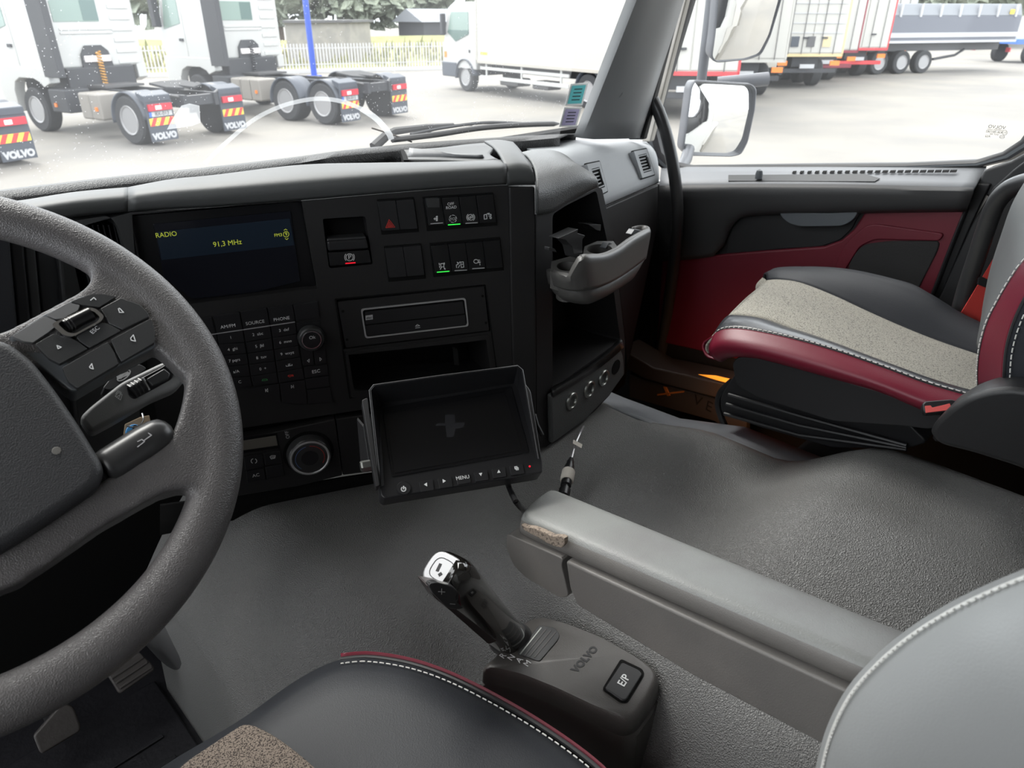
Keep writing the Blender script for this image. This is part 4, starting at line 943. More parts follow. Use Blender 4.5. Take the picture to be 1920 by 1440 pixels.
# stalk
sk_ = thing('wiper_stalk', 'grey multifunction stalk with wiper symbol and roller', 'stalk', W.at(160, 790, -.05))
spx = [(148, 782), (168, 762), (228, 715), (300, 680), (332, 668), (344, 690), (349, 705), (330, 728), (282, 748), (215, 788), (170, 812)]
WS = PL(W.pt(0, 0, -.045), W.n, W.x)
stk = slab(WS, spx, -.012, .006, 'arm', m_stalk, sk_, r=.006, bevel=.005, seg=4)
slab(WS, [(236, 724), (300, 690), (322, 676), (328, 694), (322, 710), (290, 728), (252, 748), (242, 742)], .004, .0075, 'control_window', m_black, sk_, r=.003, bevel=.001)
slab(WS, [(274, 710), (308, 690), (320, 700), (316, 710), (286, 724)], .006, .011, 'rocker_button', m_pod, sk_, r=.002, bevel=.002)
MB().tube([WS.at(246, 736, .004), WS.at(266, 724, .004)], .0085, 14).build('roller', m_key, sk_, smooth=True)
for t in (0, .33, .66, 1):
    p = WS.at(246 + 20 * t, 736 - 12 * t, .004); MB().tube([p, p + (WS.at(266, 724, .004) - WS.at(246, 736, .004)) * .10], .0092, 10).build('roller_rib', m_grip, sk_)
slab(WS, [(267, 709), (270, 708), (282, 730), (279, 731)], .006, .0095, 'silver_bar', m_silver, sk_, bevel=.0003)
slab(WS, [(324, 676), (338, 670), (345, 690), (348, 704), (336, 712), (330, 696)], .004, .008, 'end_cap', m_grip, sk_, r=.003, bevel=.003)
strokes(WS, [[(326, 679 + k * 0), (334, 676)] for k in (0,)] + [[(329 + k * 1.0, 686 + k * 5), (339 + k * .9, 681 + k * 5)] for k in range(5)], .0006, m_white, sk_, .0083)
strokes(WS, [[(216, 743), (222, 736), (229, 740), (226, 750), (216, 743)], [(219, 744), (227, 739)], [(217, 739), (221, 733), (227, 736)], [(222, 748), (227, 737)]], .0006, m_white, sk_, .0063, 'wiper_symbol')
# key fob behind, blue tag below
kf = thing('key_fob', 'black key fob with round emblem behind the stalk', 'key', W.at(235, 715, -.10))
WK = PL(W.pt(0, 0, -.085), (W.n + W.x * .15).normalized(), W.x)
slab(WK, [(192, 728), (216, 698), (262, 682), (276, 690), (244, 715), (205, 732)], -.012, .004, 'fob_body', m_key, kf, r=.003, bevel=.003)
strokes(WK, [[(232 + 13 * math.cos(t) * .9 + 3 * math.sin(t), 704 - 5 * math.cos(t) - 9 * math.sin(t)) for t in [2 * math.pi * k / 16 for k in range(17)]], [(226, 710), (238, 698)]], .0012, m_silver, kf, .0045, 'emblem')
strokes(WK, [[(222, 708), (240, 700)]], .004, m_silver, kf, .0045, 'emblem_band')
kt = thing('key_tag', 'blue round key tag on a wire ring under the stalk', 'key tag', W.at(252, 815, -.12))
WT = PL(W.pt(0, 0, -.10), W.n, W.x)
slab(WT, [(252 + 17 * math.cos(t), 812 - 17 * math.sin(t)) for t in [2 * math.pi * k / 20 for k in range(20)]], -.002, .002, 'tag_disc', m_tag, kt, bevel=.0008)
MB().lathe(WT.at(254, 802, .002), WT.n, [(.003, 0), (.003, .0004), (.0001, .0004)], 14).build('tag_hole', m_void, kt)
MB().tube(spline([WT.at(238, 799, .004), WT.at(252, 801, .006), WT.at(264, 795, .006), WT.at(269, 785, .004), WT.at(267, 775, .002)], 16), .0008, 6).build('wire_ring', m_chrome, kt, smooth=True)
slab(WT, [(234, 795), (262, 782), (280, 778), (284, 800), (250, 830), (230, 830)], -.006, -.003, 'paper_tag', M('brown_paper', (.22, .16, .10), .8), kt)
# ================================================================== CUP HOLDER
ch = thing('cup_holder', 'grey pull-out double cup holder on the storage tower', 'cup holder', T.at(1110, 560, .05))
def TP(x, y, o): return T.at(x, y, o)
# rim line (px, offset from tower face), walls down to the base line
rim = [((1030, 508), .012), ((1050, 514), .075), ((1068, 519), .10), ((1074, 512), .11), ((1082, 495), .115), ((1090, 482), .12), ((1105, 481), .12), ((1130, 479), .115), ((1155, 468), .105), ((1180, 450), .09), ((1205, 436), .07), ((1214, 432), .055)]
low = [((1034, 530), .012), ((1052, 536), .075), ((1070, 540), .10), ((1080, 541), .11), ((1090, 541), .115), ((1100, 540), .12), ((1115, 538), .12), ((1138, 529), .115), ((1160, 517), .105), ((1182, 502), .09), ((1200, 488), .07), ((1206, 484), .055)]
bot = [((1040, 545), .012), ((1056, 558), .06), ((1072, 563), .08), ((1082, 565), .09), ((1092, 566), .095), ((1102, 566), .10), ((1114, 562), .10), ((1136, 552), .095), ((1156, 540), .085), ((1174, 528), .07), ((1186, 518), .055), ((1192, 505), .045)]
inn = [((p[0] + 2, p[1] - 1), o - .012) for p, o in rim]
g3 = lambda L_: [TP(*p, o) for p, o in L_]
sheet('outer_wall', [g3(rim), [TP(p[0] + .5, p[1] + 4, o + .004) for p, o in rim], g3(low)], m_pod if False else M('cup_holder_grey', (.075, .073, .07), .42, bump=fine), ch, n=40, m=8, solid=.006)
m_cup = bpy.data.materials['cup_holder_grey']
sheet('lower_bowl', [[TP(*p, o - .006) for p, o in low], g3(bot), [TP(1045, 540, .0), TP(1100, 548, .0), TP(1185, 500, .0)]], m_cup, ch, n=30, m=8, solid=.004)
# rounded rim lip in the same grey as the walls
MB().tube(spline(g3(rim), 48), .0042, 8).build('rim_lip', m_cup, ch, smooth=True)
sheet('hook_end', [[TP(1214, 432, .055), TP(1213, 426, .04), TP(1207, 423, .028), TP(1196, 424, .02), TP(1188, 427, .018)], [TP(1206, 484, .055), TP(1207, 470, .04), TP(1203, 450, .028), TP(1194, 436, .02), TP(1188, 434, .018)]], m_cup, ch, n=14, solid=.005)
def cupdeck(name, cx, cy_, rx, ry, o, oo, pts):
    q = [V(DKP.l(x, y)) for x, y in pts]
# deck with two round wells, level plane through the rim
zd = T.at(1075, 500, .06).z
DKP = PL((0, 0, zd), (0, 0, 1), (1, 0, 0))
def deckholes(outer, circs, zz, name):
    pl = PL((0, 0, zz), (0, 0, 1), (1, 0, 0))
    hs = [[(cx + rx * math.cos(2 * math.pi * k / 24), cy_ + ry * math.sin(2 * math.pi * k / 24)) for k in range(24)] for cx, cy_, rx, ry in circs]
    return holed(pl, outer, hs, .055, name, m_cup, ch, r=0, cavity=m_void)
deckholes([(1032, 508), (1068, 519), (1080, 500), (1090, 484), (1078, 478), (1034, 490)], [(1064, 499, 20, 9)], T.at(1060, 508, .06).z, 'near_cup_well')
deckholes([(1092, 482), (1130, 480), (1160, 466), (1150, 452), (1120, 452), (1096, 462)], [(1124, 467, 24, 9)], T.at(1124, 472, .07).z, 'far_cup_well')
slab(T, [(1046, 447), (1085, 429), (1082, 437), (1098, 442), (1092, 448), (1092, 478), (1078, 484), (1073, 462), (1060, 449)], .03, .05, 'divider', m_grip, ch, r=.004, bevel=.003)
for q in ([(1058, 446), (1082, 448), (1078, 455), (1068, 453)], [(1104, 421), (1127, 421), (1126, 433), (1118, 431)], [(1030, 463), (1040, 466), (1044, 473), (1030, 470)]):
    slab(T, q, -.02 if q[0][0] > 1100 else .03, .04 if q[0][0] < 1100 else .005, 'spring_finger', m_grip, ch, r=.002, bevel=.001)
for q in ([(1135, 466), (1142, 455), (1155, 458), (1158, 466), (1150, 466)], [(1183, 440), (1190, 430), (1204, 432), (1206, 438), (1196, 439)]):
    slab(T, q, .05, .062, 'spring_finger', m_handle, ch, r=.002, bevel=.001)

# ================================================================== ENGINE TUNNEL
tu = thing('engine_tunnel', 'pebble grained grey vinyl cover over the engine tunnel', 'tunnel cover', (.8, .3, -1.24))
def sm(a, b, x):
    t = min(1, max(0, (x - a) / (b - a))); return t * t * (3 - 2 * t)
def tz_(x, y):
    z = -.725 + .09 * sm(.44, .26, y) * sm(.65, .95, x)
    z -= .04 * sm(.55, .75, y)                                      # dips a little under the dash
    z -= .15 * sm(.62, .46, x) * sm(.80, .55, y)
    z -= .34 * sm(.42, .06, x)                                      # falls to the driver's footwell
    return z
rows = []
ny, nx_ = 60, 70
for j in range(ny):
    y = 1.22 - j * (1.22 + .55) / (ny - 1)
    xr = 1.135 + .03 * sm(.38, .2, y); xl = .13 + .1 * sm(.5, .9, y)
    r = []
    for i in range(nx_):
        x = xl + (xr - xl) * i / (nx_ - 1); z = tz_(x, y)
        z -= .012 * sm(xr - .035, xr, x)
        r.append(V((x, y, z)))
    z0 = r[-1].z
    r += [V((xr + .010, y, z0 - .02)), V((xr + .014, y, z0 - .10))]
    r = [V((r[0].x - .02, y, -1.25))] + r
    rows.append(r)
vs = [p for r in rows for p in r]; n = len(rows[0]); fs = []
for j in range(ny - 1):
    for i in range(n - 1): fs.append((j * n + i, j * n + i + 1, (j + 1) * n + i + 1, (j + 1) * n + i)[::-1])
mk('vinyl_cover', vs, fs, m_tunnel, tu, smooth=True, ang=70)
# smooth ledge on the passenger side
def lz(y): return min(tz_(1.13, y), -.725)
led = [[V((1.118, y, lz(y) - .012)), V((1.165, y, lz(y) - .028)), V((1.225, y, lz(y) - .042)), V((1.25, y, lz(y) - .065)), V((1.255, y, -1.24))] for y in (1.1, .98, .85, .7, .55, .42, .30, -.2)]
sheet('side_ledge', led, m_ledge, tu, n=16, solid=.004)
# loose footwell trim beside the pedals, floor mat
tp = [[PZ(240, 1160, -1.00), PZ(310, 1150, -1.0), PZ(330, 1190, -1.02)], [PZ(262, 1190, -1.08), PZ(335, 1230, -1.06), PZ(372, 1262, -1.05)], [PZ(300, 1232, -1.16), PZ(350, 1275, -1.14), PZ(398, 1305, -1.12)]]
o = sheet('footwell_panel', tp, m_ledge if False else m_door, tu, n=12, m=10, solid=.004)
mt = thing('floor_mat', 'black ribbed floor mat in the driver footwell', 'mat', (.0, .95, -1.24))
MB().bx(-.45, .20, .3, 1.25, -1.24, -1.228).build('mat_base', m_floor, mt, bevel=.004)
for k in range(9): MB().bx(-.40, .16, .62 + k * .06, .628 + k * .06, -1.228, -1.223).build('mat_rib', m_floor, mt, bevel=.001)
# pedals
pdl = M('worn_pedal_rubber', (.055, .050, .048), .5, bump=('n', 80, .5, .002))
bp = thing('brake_pedal', 'worn rubber brake pedal below the steering wheel rim', 'pedal', PZ(245, 1260, -1.15))
cP = PZ(243, 1262, -1.08); BP = PL(cP, (0, -.72, .69), (1, .0, 0))
slab(BP, [(200, 1262), (262, 1222), (288, 1248), (290, 1256), (228, 1300), (222, 1298)], -.012, .004, 'pad', pdl, bp, r=.004, bevel=.003)
for k in range(3):
    a0, b0 = (208 + k * 8, 1270 + k * 9), (268 + k * 8, 1230 + k * 9); slab(BP, [a0, b0, (b0[0] + 2, b0[1] + 4), (a0[0] + 2, a0[1] + 4)], .004, .0065, 'tread_bar', pdl, bp, bevel=.001)
MB().tube([BP.at(245, 1258, -.012), BP.at(245, 1258, -.012) + V((0, .06, .0)), BP.at(245, 1258, -.012) + V((0, .14, -.02))], .010, 10).build('pedal_arm', m_key, bp, smooth=True)
ac = thing('accelerator_pedal', 'smooth worn accelerator pedal at the lower left', 'pedal', PZ(105, 1370, -1.2))
cP = PZ(105, 1365, -1.13); AP = PL(cP, (0, -.80, .6), (1, 0, 0))
slab(AP, [(62, 1380), (118, 1316), (138, 1325), (152, 1362), (150, 1372), (80, 1414), (74, 1410)], -.012, .006, 'pad', pdl, ac, r=.006, bevel=.006, seg=3)
MB().tube([AP.at(105, 1365, -.01), AP.at(105, 1365, -.01) + V((0, .10, -.04))], .011, 10).build('pedal_arm', m_key, ac, smooth=True)

# ================================================================== DOOR STEP (amber courtesy light)
ds = thing('door_step', 'black step panel with raised letters lit amber beside the door', 'step', (1.74, .9, -1.24))
m_step = M('satin_step_panel', (.055, .048, .045), .42)
XS = 1.60
MB().prism([PX(*p, XS) for p in ((1160, 652), (1225, 690), (1300, 706), (1400, 730), (1400, 760), (1345, 748), (1209, 712), (1160, 685))], V((.10, 0, 0))).build('tread', m_step, ds, bevel=.006)
SP = PL((XS + .02, .9, -1.0), (-1, 0, 0), (0, -1, 0))
slab(SP, [(1180, 700), (1209, 713), (1345, 748), (1400, 765), (1400, 830), (1340, 790), (1180, 745)], -.02, 0, 'riser', m_step, ds, bevel=.002)
slab(SP, [(1232, 739), (1282, 733), (1282, 736), (1232, 742)], 0, .004, 'letter_stroke', m_amber if False else M('amber_lit_lettering', (.55, .18, .04), .5), ds)  # amber lamp light put into the letter colour
slab(SP, [(1243, 725), (1249, 726), (1256, 742), (1251, 743)], 0, .004, 'letter_stroke', bpy.data.materials['amber_lit_lettering'], ds)
text(SP, 'V E', 1318, 757, .045, m_key, ds, .001, -.1)
al = bpy.data.lights.new('courtesy_lamp', 'AREA'); al.energy = .09; al.color = (1, .38, .08); al.shape = 'RECTANGLE'; al.size = .10; al.size_y = .03
lo = bpy.data.objects.new('courtesy_lamp', al); COL.objects.link(lo); p = PX(1372, 735, 1.50); lo.location = p + V((0, -.02, ZO + .03)); lo.rotation_euler = (0, math.radians(-55), 0)
lp = slab(PL(PX(1345, 712, 1.575), (-1, 0, .3), (0, -1, 0)), [(1308, 702), (1340, 704), (1374, 712), (1374, 716), (1366, 719), (1340, 712)], -.004, .004, 'courtesy_lens', M('amber_lens', (.8, .35, .06), .4, emit=('ff9828', .2)), None, bevel=.002)
tag(lp, 'thin glowing amber lens above the door step', 'lamp')

# ================================================================== GEAR SELECTOR
gs = thing('gear_selector', 'dark gear selector with grip lever and RNAM markings', 'gear selector', PZ(1070, 1300, -.87))
zt = -.735
Gp = PL((0, 0, zt), (0, 0, 1), (0, 1, 0))
topo = [(928, 1226), (955, 1190), (985, 1160), (1012, 1151), (1062, 1163), (1130, 1190), (1195, 1226), (1232, 1252), (1238, 1272), (1222, 1305), (1195, 1342), (1175, 1350), (1120, 1330), (1040, 1292), (975, 1266), (930, 1254), (905, 1252), (905, 1245)]
def grow(pts, k, z):
    q = [PZ(x, y, zt) for x, y in pts]; c = sum(q, V((0, 0, 0))) / len(q)
    return [V((c.x + (p.x - c.x) * k, c.y + (p.y - c.y) * k, z)) for p in q]
def ringr(pts, k, z, r=.008):
    q = grow(pts, k, z); a = sum(q[i].x * q[(i + 1) % len(q)].y - q[(i + 1) % len(q)].x * q[i].y for i in range(len(q)))
    if a < 0: q = q[::-1]
    return [V((x, y, z)) for x, y in rnd([(p.x, p.y) for p in q], r, 3)]
MB().loft([ringr(topo, .92, zt), ringr(topo, .97, zt - .003), ringr(topo, 1.0, zt - .010), ringr(topo, 1.01, zt - .028), ringr(topo, .985, zt - .032), ringr(topo, 1.02, zt - .036), ringr(topo, 1.06, zt - .09), ringr(topo, 1.06, zt - .24)]).build('housing', m_gear, gs, smooth=True, ang=38)
GT = PL((0, 0, zt + .0002), (0, 0, 1), (0, -1, 0))
slab(GT, [(968, 1224), (1010, 1172), (1040, 1176), (1050, 1190), (1046, 1200), (1012, 1240), (1000, 1236)], -.003, .0012, 'gate_panel', m_ledge if False else m_pod, gs, r=.004, bevel=.001)
for k in range(4):
    dx = k * 9; slab(GT, [(974 + dx, 1226 + dx * .22), (1014 + dx, 1176 + dx * .3), (1016 + dx, 1177 + dx * .3), (976 + dx, 1227 + dx * .22)], .001, .0018, 'gate_rib', m_steel if k == 0 else m_gear, gs, bevel=0)
def gang(p, q):
    a, b = GT.l(*p), GT.l(*q); return math.atan2(b[1] - a[1], b[0] - a[0])
ra_g = gang((1080, 1256), (1116, 1216))
for s_, x, y in (('R', 943, 1230), ('N', 959, 1233), ('A', 974, 1238), ('M', 989, 1244)): text(GT, s_, x, y, .0115, m_white, gs, .0004, ra_g)
text(GT, 'VOLVO', 1097, 1236, .0135, m_key, gs, .0, ra_g, 1.1, bold=.0006)
eb = slab(GT, [(1133, 1290), (1166, 1240), (1200, 1256), (1205, 1264), (1175, 1312), (1166, 1313)], -.001, .004, 'mode_button', m_key, gs, r=.004, bevel=.002, seg=3)
slab(GT, [(1129, 1292), (1164, 1235), (1204, 1254), (1209, 1264), (1177, 1317), (1164, 1317)], -.002, .0012, 'button_gap', m_void, gs, r=.004, bevel=0)
text(GT, 'E/P', 1170, 1276, .014, m_white, eb, .0042, gang((1163, 1285), (1178, 1262)), bold=.0002)
# lever: collar + tapering grip leaning forward
b0 = PZ(953, 1194, zt + .0); t0 = P(838, 1078, .775)
ax = (t0 - b0).normalized(); sd_ = V((1, .15, 0)); sd_ = (sd_ - ax * sd_.dot(ax)).normalized(); fw_ = ax.cross(sd_)
def sec(t, a, b, e=3.2, sh=0, tilt=0):
    c = b0.lerp(t0, t) + fw_ * sh; r = []
    for k in range(24):
        q = 2 * math.pi * k / 24; cx = math.copysign(abs(math.cos(q)) ** (2 / e), math.cos(q)); sy = math.copysign(abs(math.sin(q)) ** (2 / e), math.sin(q))
        r.append(c + sd_ * a * cx + fw_ * b * sy + ax * tilt * sy)
    return r
def half(name, mat, s0, s1, k=1.0):
    rr = []
    for t, a, b, sh, ti in ((-.02, .0225, .0240, 0, 0), (.25, .0225, .0245, 0, 0), (.5, .0235, .0255, 0, 0), (.72, .025, .0275, 0, 0), (.86, .0262, .0295, .001, 0), (.96, .0262, .0300, .001, -.004), (1.02, .0235, .0275, .001, -.007), (1.05, .017, .021, .001, -.009)):
        rr.append(sec(t, a * k, b * k, 3.0, sh, ti))
    return MB().loft(rr).build(name, mat, gs, smooth=True, ang=70)
half('lever', m_gloss, 0, 1)
# collar ring
MB().loft([sec(-.04, .026, .027), sec(-.02, .025, .0265), sec(.02, .0235, .0255), sec(.03, .022, .024)]).build('collar', m_grip, gs, smooth=True)
# matt lower half of the grip, thumb rocker, silver top cap
toE = (-b0.lerp(t0, .5)).normalized()
LPn = (toE - ax * toE.dot(ax)).normalized()
LP = PL(b0.lerp(t0, .5) + LPn * .0215, LPn, ax.cross(LPn))
slab(LP, [(804, 1102), (840, 1108), (868, 1132), (884, 1144), (922, 1188), (934, 1202), (916, 1208), (850, 1150), (814, 1120)], -.02, .001, 'matt_shell', m_ptop, gs, r=.004, bevel=.004, seg=3)
rk_ = slab(LP, [(803, 1096), (818, 1092), (850, 1100), (876, 1126), (880, 1138), (858, 1144), (838, 1140), (812, 1114)], .0, .0065, 'shift_rocker', m_grip, gs, r=.006, bevel=.003, seg=3)
strokes(LP, [[(822, 1109), (834, 1110)], [(828, 1104), (828, 1114)], [(844, 1132), (853, 1133)]], .0007, m_dimwhite, rk_, .0067)
CP = PL(sec(1.05, .0, .0)[0] + ax * .0005, (ax + fw_ * -.0), sd_); 
cpc = t0 + ax * ((t0 - b0).length * .055)
CP = PL(cpc, ax, sd_)
def ell(a, b, n=24, e=3): return [(a * math.copysign(abs(math.cos(q)) ** (2 / e), math.cos(q)), b * math.copysign(abs(math.sin(q)) ** (2 / e), math.sin(q))) for q in [2 * math.pi * k / n for k in range(n)]]
cap = slab(CP, ell(.0195, .021), -.004, .003, 'silver_cap', m_silver, gs, bevel=.003, seg=3, local=True)
strokes(CP, [ell(.012, .013) + [ell(.012, .013)[0]]], .0008, m_key, cap, .0031, local=True)
strokes(CP, [[(-.003, .004), (.004, .005)], [(-.006, -.001), (-.004, -.002)]], .0035, m_key, cap, .0031, local=True)

# ================================================================== DRIVER SEAT
seat = thing('driver_seat', 'driver seat with black leather, brown fabric and burgundy edge', 'seat', (.02, .15, -1.1))
zc = -.665
def Zs(pts, z): return [PZ(x, y, z) for x, y in pts]
edge = [(255, 1480), (330, 1430), (455, 1355), (560, 1280), (640, 1242), (720, 1243), (800, 1262), (900, 1308), (1000, 1368), (1100, 1440), (1180, 1520)]
edge3 = [PZ(x, y, zc - .012) for x, y in edge]
cen = V((.02, .12, zc + .004))
def inw(k, z): return [V((p.x + (cen.x - p.x) * k, p.y + (cen.y - p.y) * k, z)) for p in edge3]
sheet('cushion_leather', [[p + V((0, 0, -.06)) + (p - cen) * .0 for p in edge3], [p + V((0, 0, -.012)) for p in edge3], edge3, inw(.05, zc - .001), inw(.12, zc + .006), inw(.5, zc + .008), inw(.95, zc)], m_leather, seat, n=60, m=26, solid=.004)
e2 = [PZ(x, y, zc - .012) for x, y in [(640, 1240), (690, 1236), (760, 1246), (830, 1268), (910, 1306), (1010, 1364), (1110, 1436), (1190, 1516)]]
out = [(p - cen) * .016 for p in e2]
for o_ in out: o_.z = 0
sheet('burgundy_band', [[p + V((0, 0, .000)) for p in e2], [p + o_ * .9 + V((0, 0, .004)) for p, o_ in zip(e2, out)], [p + o_ * 1.9 + V((0, 0, -.004)) for p, o_ in zip(e2, out)], [p + o_ * 2.3 + V((0, 0, -.04)) for p, o_ in zip(e2, out)], [p + o_ * 1.2 + V((0, 0, -.10)) for p, o_ in zip(e2, out)]], m_burg, seat, n=40, m=12, solid=.003)
MB().tube([p + V((0, 0, .003)) for p in spline(e2, 40)], .003, 8).build('piping', m_piping, seat, smooth=True)
def stitches(name, path, parent, step=.0075, ln=.0045, r=.0008, lift=V((0, 0, 0)), mat=m_stitch):
    tot = sum((b - a).length for a, b in zip(path, path[1:])); n_ = int(tot / step); q = spline(path, n_ * 3 + 1); mb = MB()
    for k in range(n_):
        a, b = q[3 * k], q[3 * k + 2]; mb.tube([a + lift, a.lerp(b, .5) + lift * 1.1, b + lift], r, 5)
    o = mb.build(name, mat, parent); o['kind'] = 'stuff'; return o
stitches('stitching', [V((p.x + (cen.x - p.x) * .028, p.y + (cen.y - p.y) * .028, zc - .002)) for p in e2], seat, lift=V((0, 0, .002)))
fb = [(340, 1432), (455, 1356), (475, 1358), (510, 1375), (560, 1410), (620, 1462), (640, 1500), (400, 1560), (300, 1480)]
q = [V(PZ(x, y, zc + .012)) for x, y in fb]; a = sum(q[i].x * q[(i + 1) % len(q)].y - q[(i + 1) % len(q)].x * q[i].y for i in range(len(q)))
q = q if a > 0 else q[::-1]
MB().prism([V((x, y, zc - .002)) for x, y in rnd([(p.x, p.y) for p in q], .02)], V((0, 0, .0145))).build('fabric_insert', m_fabric2, seat, bevel=.006, seg=4)
MB().bx(-.24, .27, -.12, .44, zc - .22, zc - .07).build('seat_frame', m_void, seat, bevel=.02)
MB().bx(-.18, .22, -.10, .36, -1.235, zc - .2).build('pedestal', m_void, seat, bevel=.02)
# backrest bolster at the right hand side, just in front of the lens
bo = [[(1535, 1500, .52), (1548, 1430, .50), (1566, 1370, .48), (1600, 1305, .46), (1650, 1248, .44), (1712, 1196, .42), (1785, 1150, .40), (1860, 1113, .385), (1960, 1072, .365), (2050, 1035, .35)]]
r0 = [P(x, y, d_) for x, y, d_ in bo[0]]
def rowb(du, dv, dd): return [P(x + du * (1 + .0 * k), y + dv, d_ + dd) for k, (x, y, d_) in enumerate(bo[0])]
sheet('backrest_bolster', [rowb(-2, -2, .10), rowb(-4, -4, .03), rowb(0, 0, 0), rowb(14, 14, -.020), rowb(60, 60, -.045), rowb(150, 150, -.065), rowb(330, 330, -.085), rowb(600, 600, -.10)], m_greyleather, seat, n=40, m=34, solid=.004)
MB().tube(spline([P(x - 5, y - 5, d_ - .016) for x, y, d_ in bo[0]], 60), .0006, 8).build('seam_cord', m_stitch, seat, smooth=True)
stitches('stitching', [P(x - 3, y - 3, d_ - .018) for x, y, d_ in bo[0]], seat, step=.0045, ln=.003, r=.0008)
MB().bx(-.25, .27, -.30, -.14, -.72, -.12).build('backrest_core', m_leather, seat, bevel=.03, seg=4)
# armrest
ar = thing('armrest', 'long grey folding armrest with torn foam near its tip', 'armrest', PX(1300, 1150, .50))
XN, XFv = .475, .565
def Xn(x, y, o=0): return PX(x, y, XN + o)
# side profile on the near plane, then across to the far plane
top_n = [(950, 990), (955, 966), (975, 958)]
topL = [PX(1640, 1252, XN), PX(1300, 1108, XN), PX(1065, 1006, XN), PX(985, 973, XN)]
far = [PX(1716, 1190, XFv), PX(1400, 1061, XFv), PX(1150, 958, XFv), PX(1050, 918, XFv)]
yd = (topL[3] - topL[0]).normalized()
rear = topL[0] - yd * .12; rearf = far[0] - yd * .12
sec_n = []
crA, crB = PX(952, 1003, XN - .004), PX(1622, 1308, XN - .004); crR = crB - yd * .12
# pad: section ring of points lofted along the arm
def padsec(c_n, c_f, cr, k=1.0, drop=0):
    up_ = V((0, 0, 1)); w_ = c_f - c_n
    return [c_n + up_ * -.004, c_n + w_ * .06 + up_ * .0015, c_n + w_ * .16 + up_ * .004, c_n + w_ * .5 + up_ * .006, c_n + w_ * .84 + up_ * .004, c_n + w_ * .95 + up_ * 0, c_f + up_ * -.007, c_f + w_ * .02 + up_ * -.04, cr + w_ * 1.0, cr + w_ * .0, cr.lerp(c_n, .5) + w_ * -.02]
front_n, front_f = topL[3], far[3]
L_ = (topL[0] - topL[3]).length
secs = []
hgt = (front_n - PX(985, 1018, XN - .004)).length
for t in (-.42, .0, .25, .5, .75, .92, 1.0):
    c_n = topL[0].lerp(topL[3], t) if t >= 0 else topL[0] - yd * .14; c_f = far[0].lerp(far[3], t) if t >= 0 else far[0] - yd * .14
    cr = c_n + V((-.004, 0, -hgt)); secs.append(padsec(c_n, c_f, cr))
# rounded nose
for k, (adv, sh) in enumerate(((.005, .985), (.009, .95), (.011, .86))):
    base = secs[6]; c = sum(base, V((0, 0, 0))) / len(base); secs.append([c + (p - c) * sh + yd * adv for p in base])
amb = MB().loft([s_[::-1] for s_ in secs])
ami = [1 if i in (0, 1, 10) else 0 for k in range(len(secs) - 1) for i in range(11)] + [0, 1]  # pad sides and underside darkened: shade painted on one vinyl
amb.build('arm_pad', m_arm, ar, smooth=True, ang=75, sub=1, mats=[m_arm2], mi=ami)
NP = PL((XN - .006, .3, -.55), (-1, 0, 0), (0, -1, 0))
slab(NP, [(949, 1000), (1056, 1048), (1052, 1060), (1066, 1118), (1056, 1122), (1045, 1119), (985, 1083), (962, 1060), (950, 1030)], -.075, .002, 'front_block', m_arm2, ar, r=.006, bevel=.006, seg=4)
slab(NP, [(1060, 1052), (1400, 1210), (1622, 1312), (1760, 1376), (1760, 1500), (1552, 1402), (1300, 1268), (1082, 1136), (1068, 1104)], -.075, .003, 'side_cover', m_arm2, ar, r=.004, bevel=.004, seg=3)
tp_ = [(975, 984), (985, 988), (1000, 990), (1018, 997), (1034, 1005), (1052, 1006), (1059, 1010), (1058, 1022), (1052, 1028), (1040, 1025), (1024, 1018), (1012, 1010), (996, 1002), (983, 995)]
slab(NP, tp_, .000, .0065, 'torn_foam', m_foam, ar, bevel=.0012)

# ================================================================== PASSENGER SEAT
ps = thing('passenger_seat', 'passenger seat in beige fabric, black leather and burgundy', 'seat', (1.3, .3, -1.1))
e0 = [(1432, 522, 1.52), (1452, 511, 1.53), (1500, 507, 1.53), (1560, 508, 1.53), (1620, 515, 1.53), (1700, 533, 1.53), (1745, 556, 1.53), (1795, 590, 1.53), (1850, 618, 1.53)]
e1 = [(1440, 528, 1.47), (1460, 527, 1.45), (1500, 533, 1.44), (1560, 556, 1.44), (1620, 584, 1.44), (1690, 615, 1.44), (1760, 643, 1.44), (1845, 672, 1.44)]
e2_ = [(1370, 594, 1.17), (1395, 596, 1.18), (1440, 605, 1.19), (1480, 622, 1.19), (1560, 652, 1.19), (1640, 687, 1.19), (1730, 722, 1.18), (1790, 742, 1.18), (1845, 758, 1.18)]
e3 = [(1340, 632, 1.10), (1352, 621, 1.10), (1390, 618, 1.10), (1470, 633, 1.10), (1560, 658, 1.10), (1650, 689, 1.10), (1740, 722, 1.10), (1830, 748, 1.10)]
e4 = [(1343, 672, 1.09), (1362, 663, 1.085), (1400, 664, 1.08), (1440, 671, 1.08), (1560, 704, 1.08), (1650, 730, 1.08), (1735, 765, 1.08), (1800, 782, 1.08)]
def X3(L_): return [PX(*p) for p in L_]
def midrow(a, b, t, lift, n=16):
    a, b = spline(a, n), spline(b, n); return [p.lerp(q, t) + V((0, 0, lift)) for p, q in zip(a, b)]
E0, E1, E2_, E3, E4 = X3(e0), X3(e1), X3(e2_), X3(e3), X3(e4)
sheet('far_bolster', [[p + V((.02, 0, -.07)) for p in E0], E0, midrow(E0, E1, .3, .010), midrow(E0, E1, .65, .010), E1], m_leather, ps, n=40, m=16, solid=.004)
sheet('fabric_insert', [E1, midrow(E1, E2_, .06, .001), midrow(E1, E2_, .5, .002), midrow(E1, E2_, .94, .001), E2_], m_fabric, ps, n=40, m=14, solid=.004)
frt = [PX(1432, 522, 1.52), PX(1437, 530, 1.47), PX(1400, 562, 1.32), PX(1368, 596, 1.17), PX(1340, 634, 1.10)]
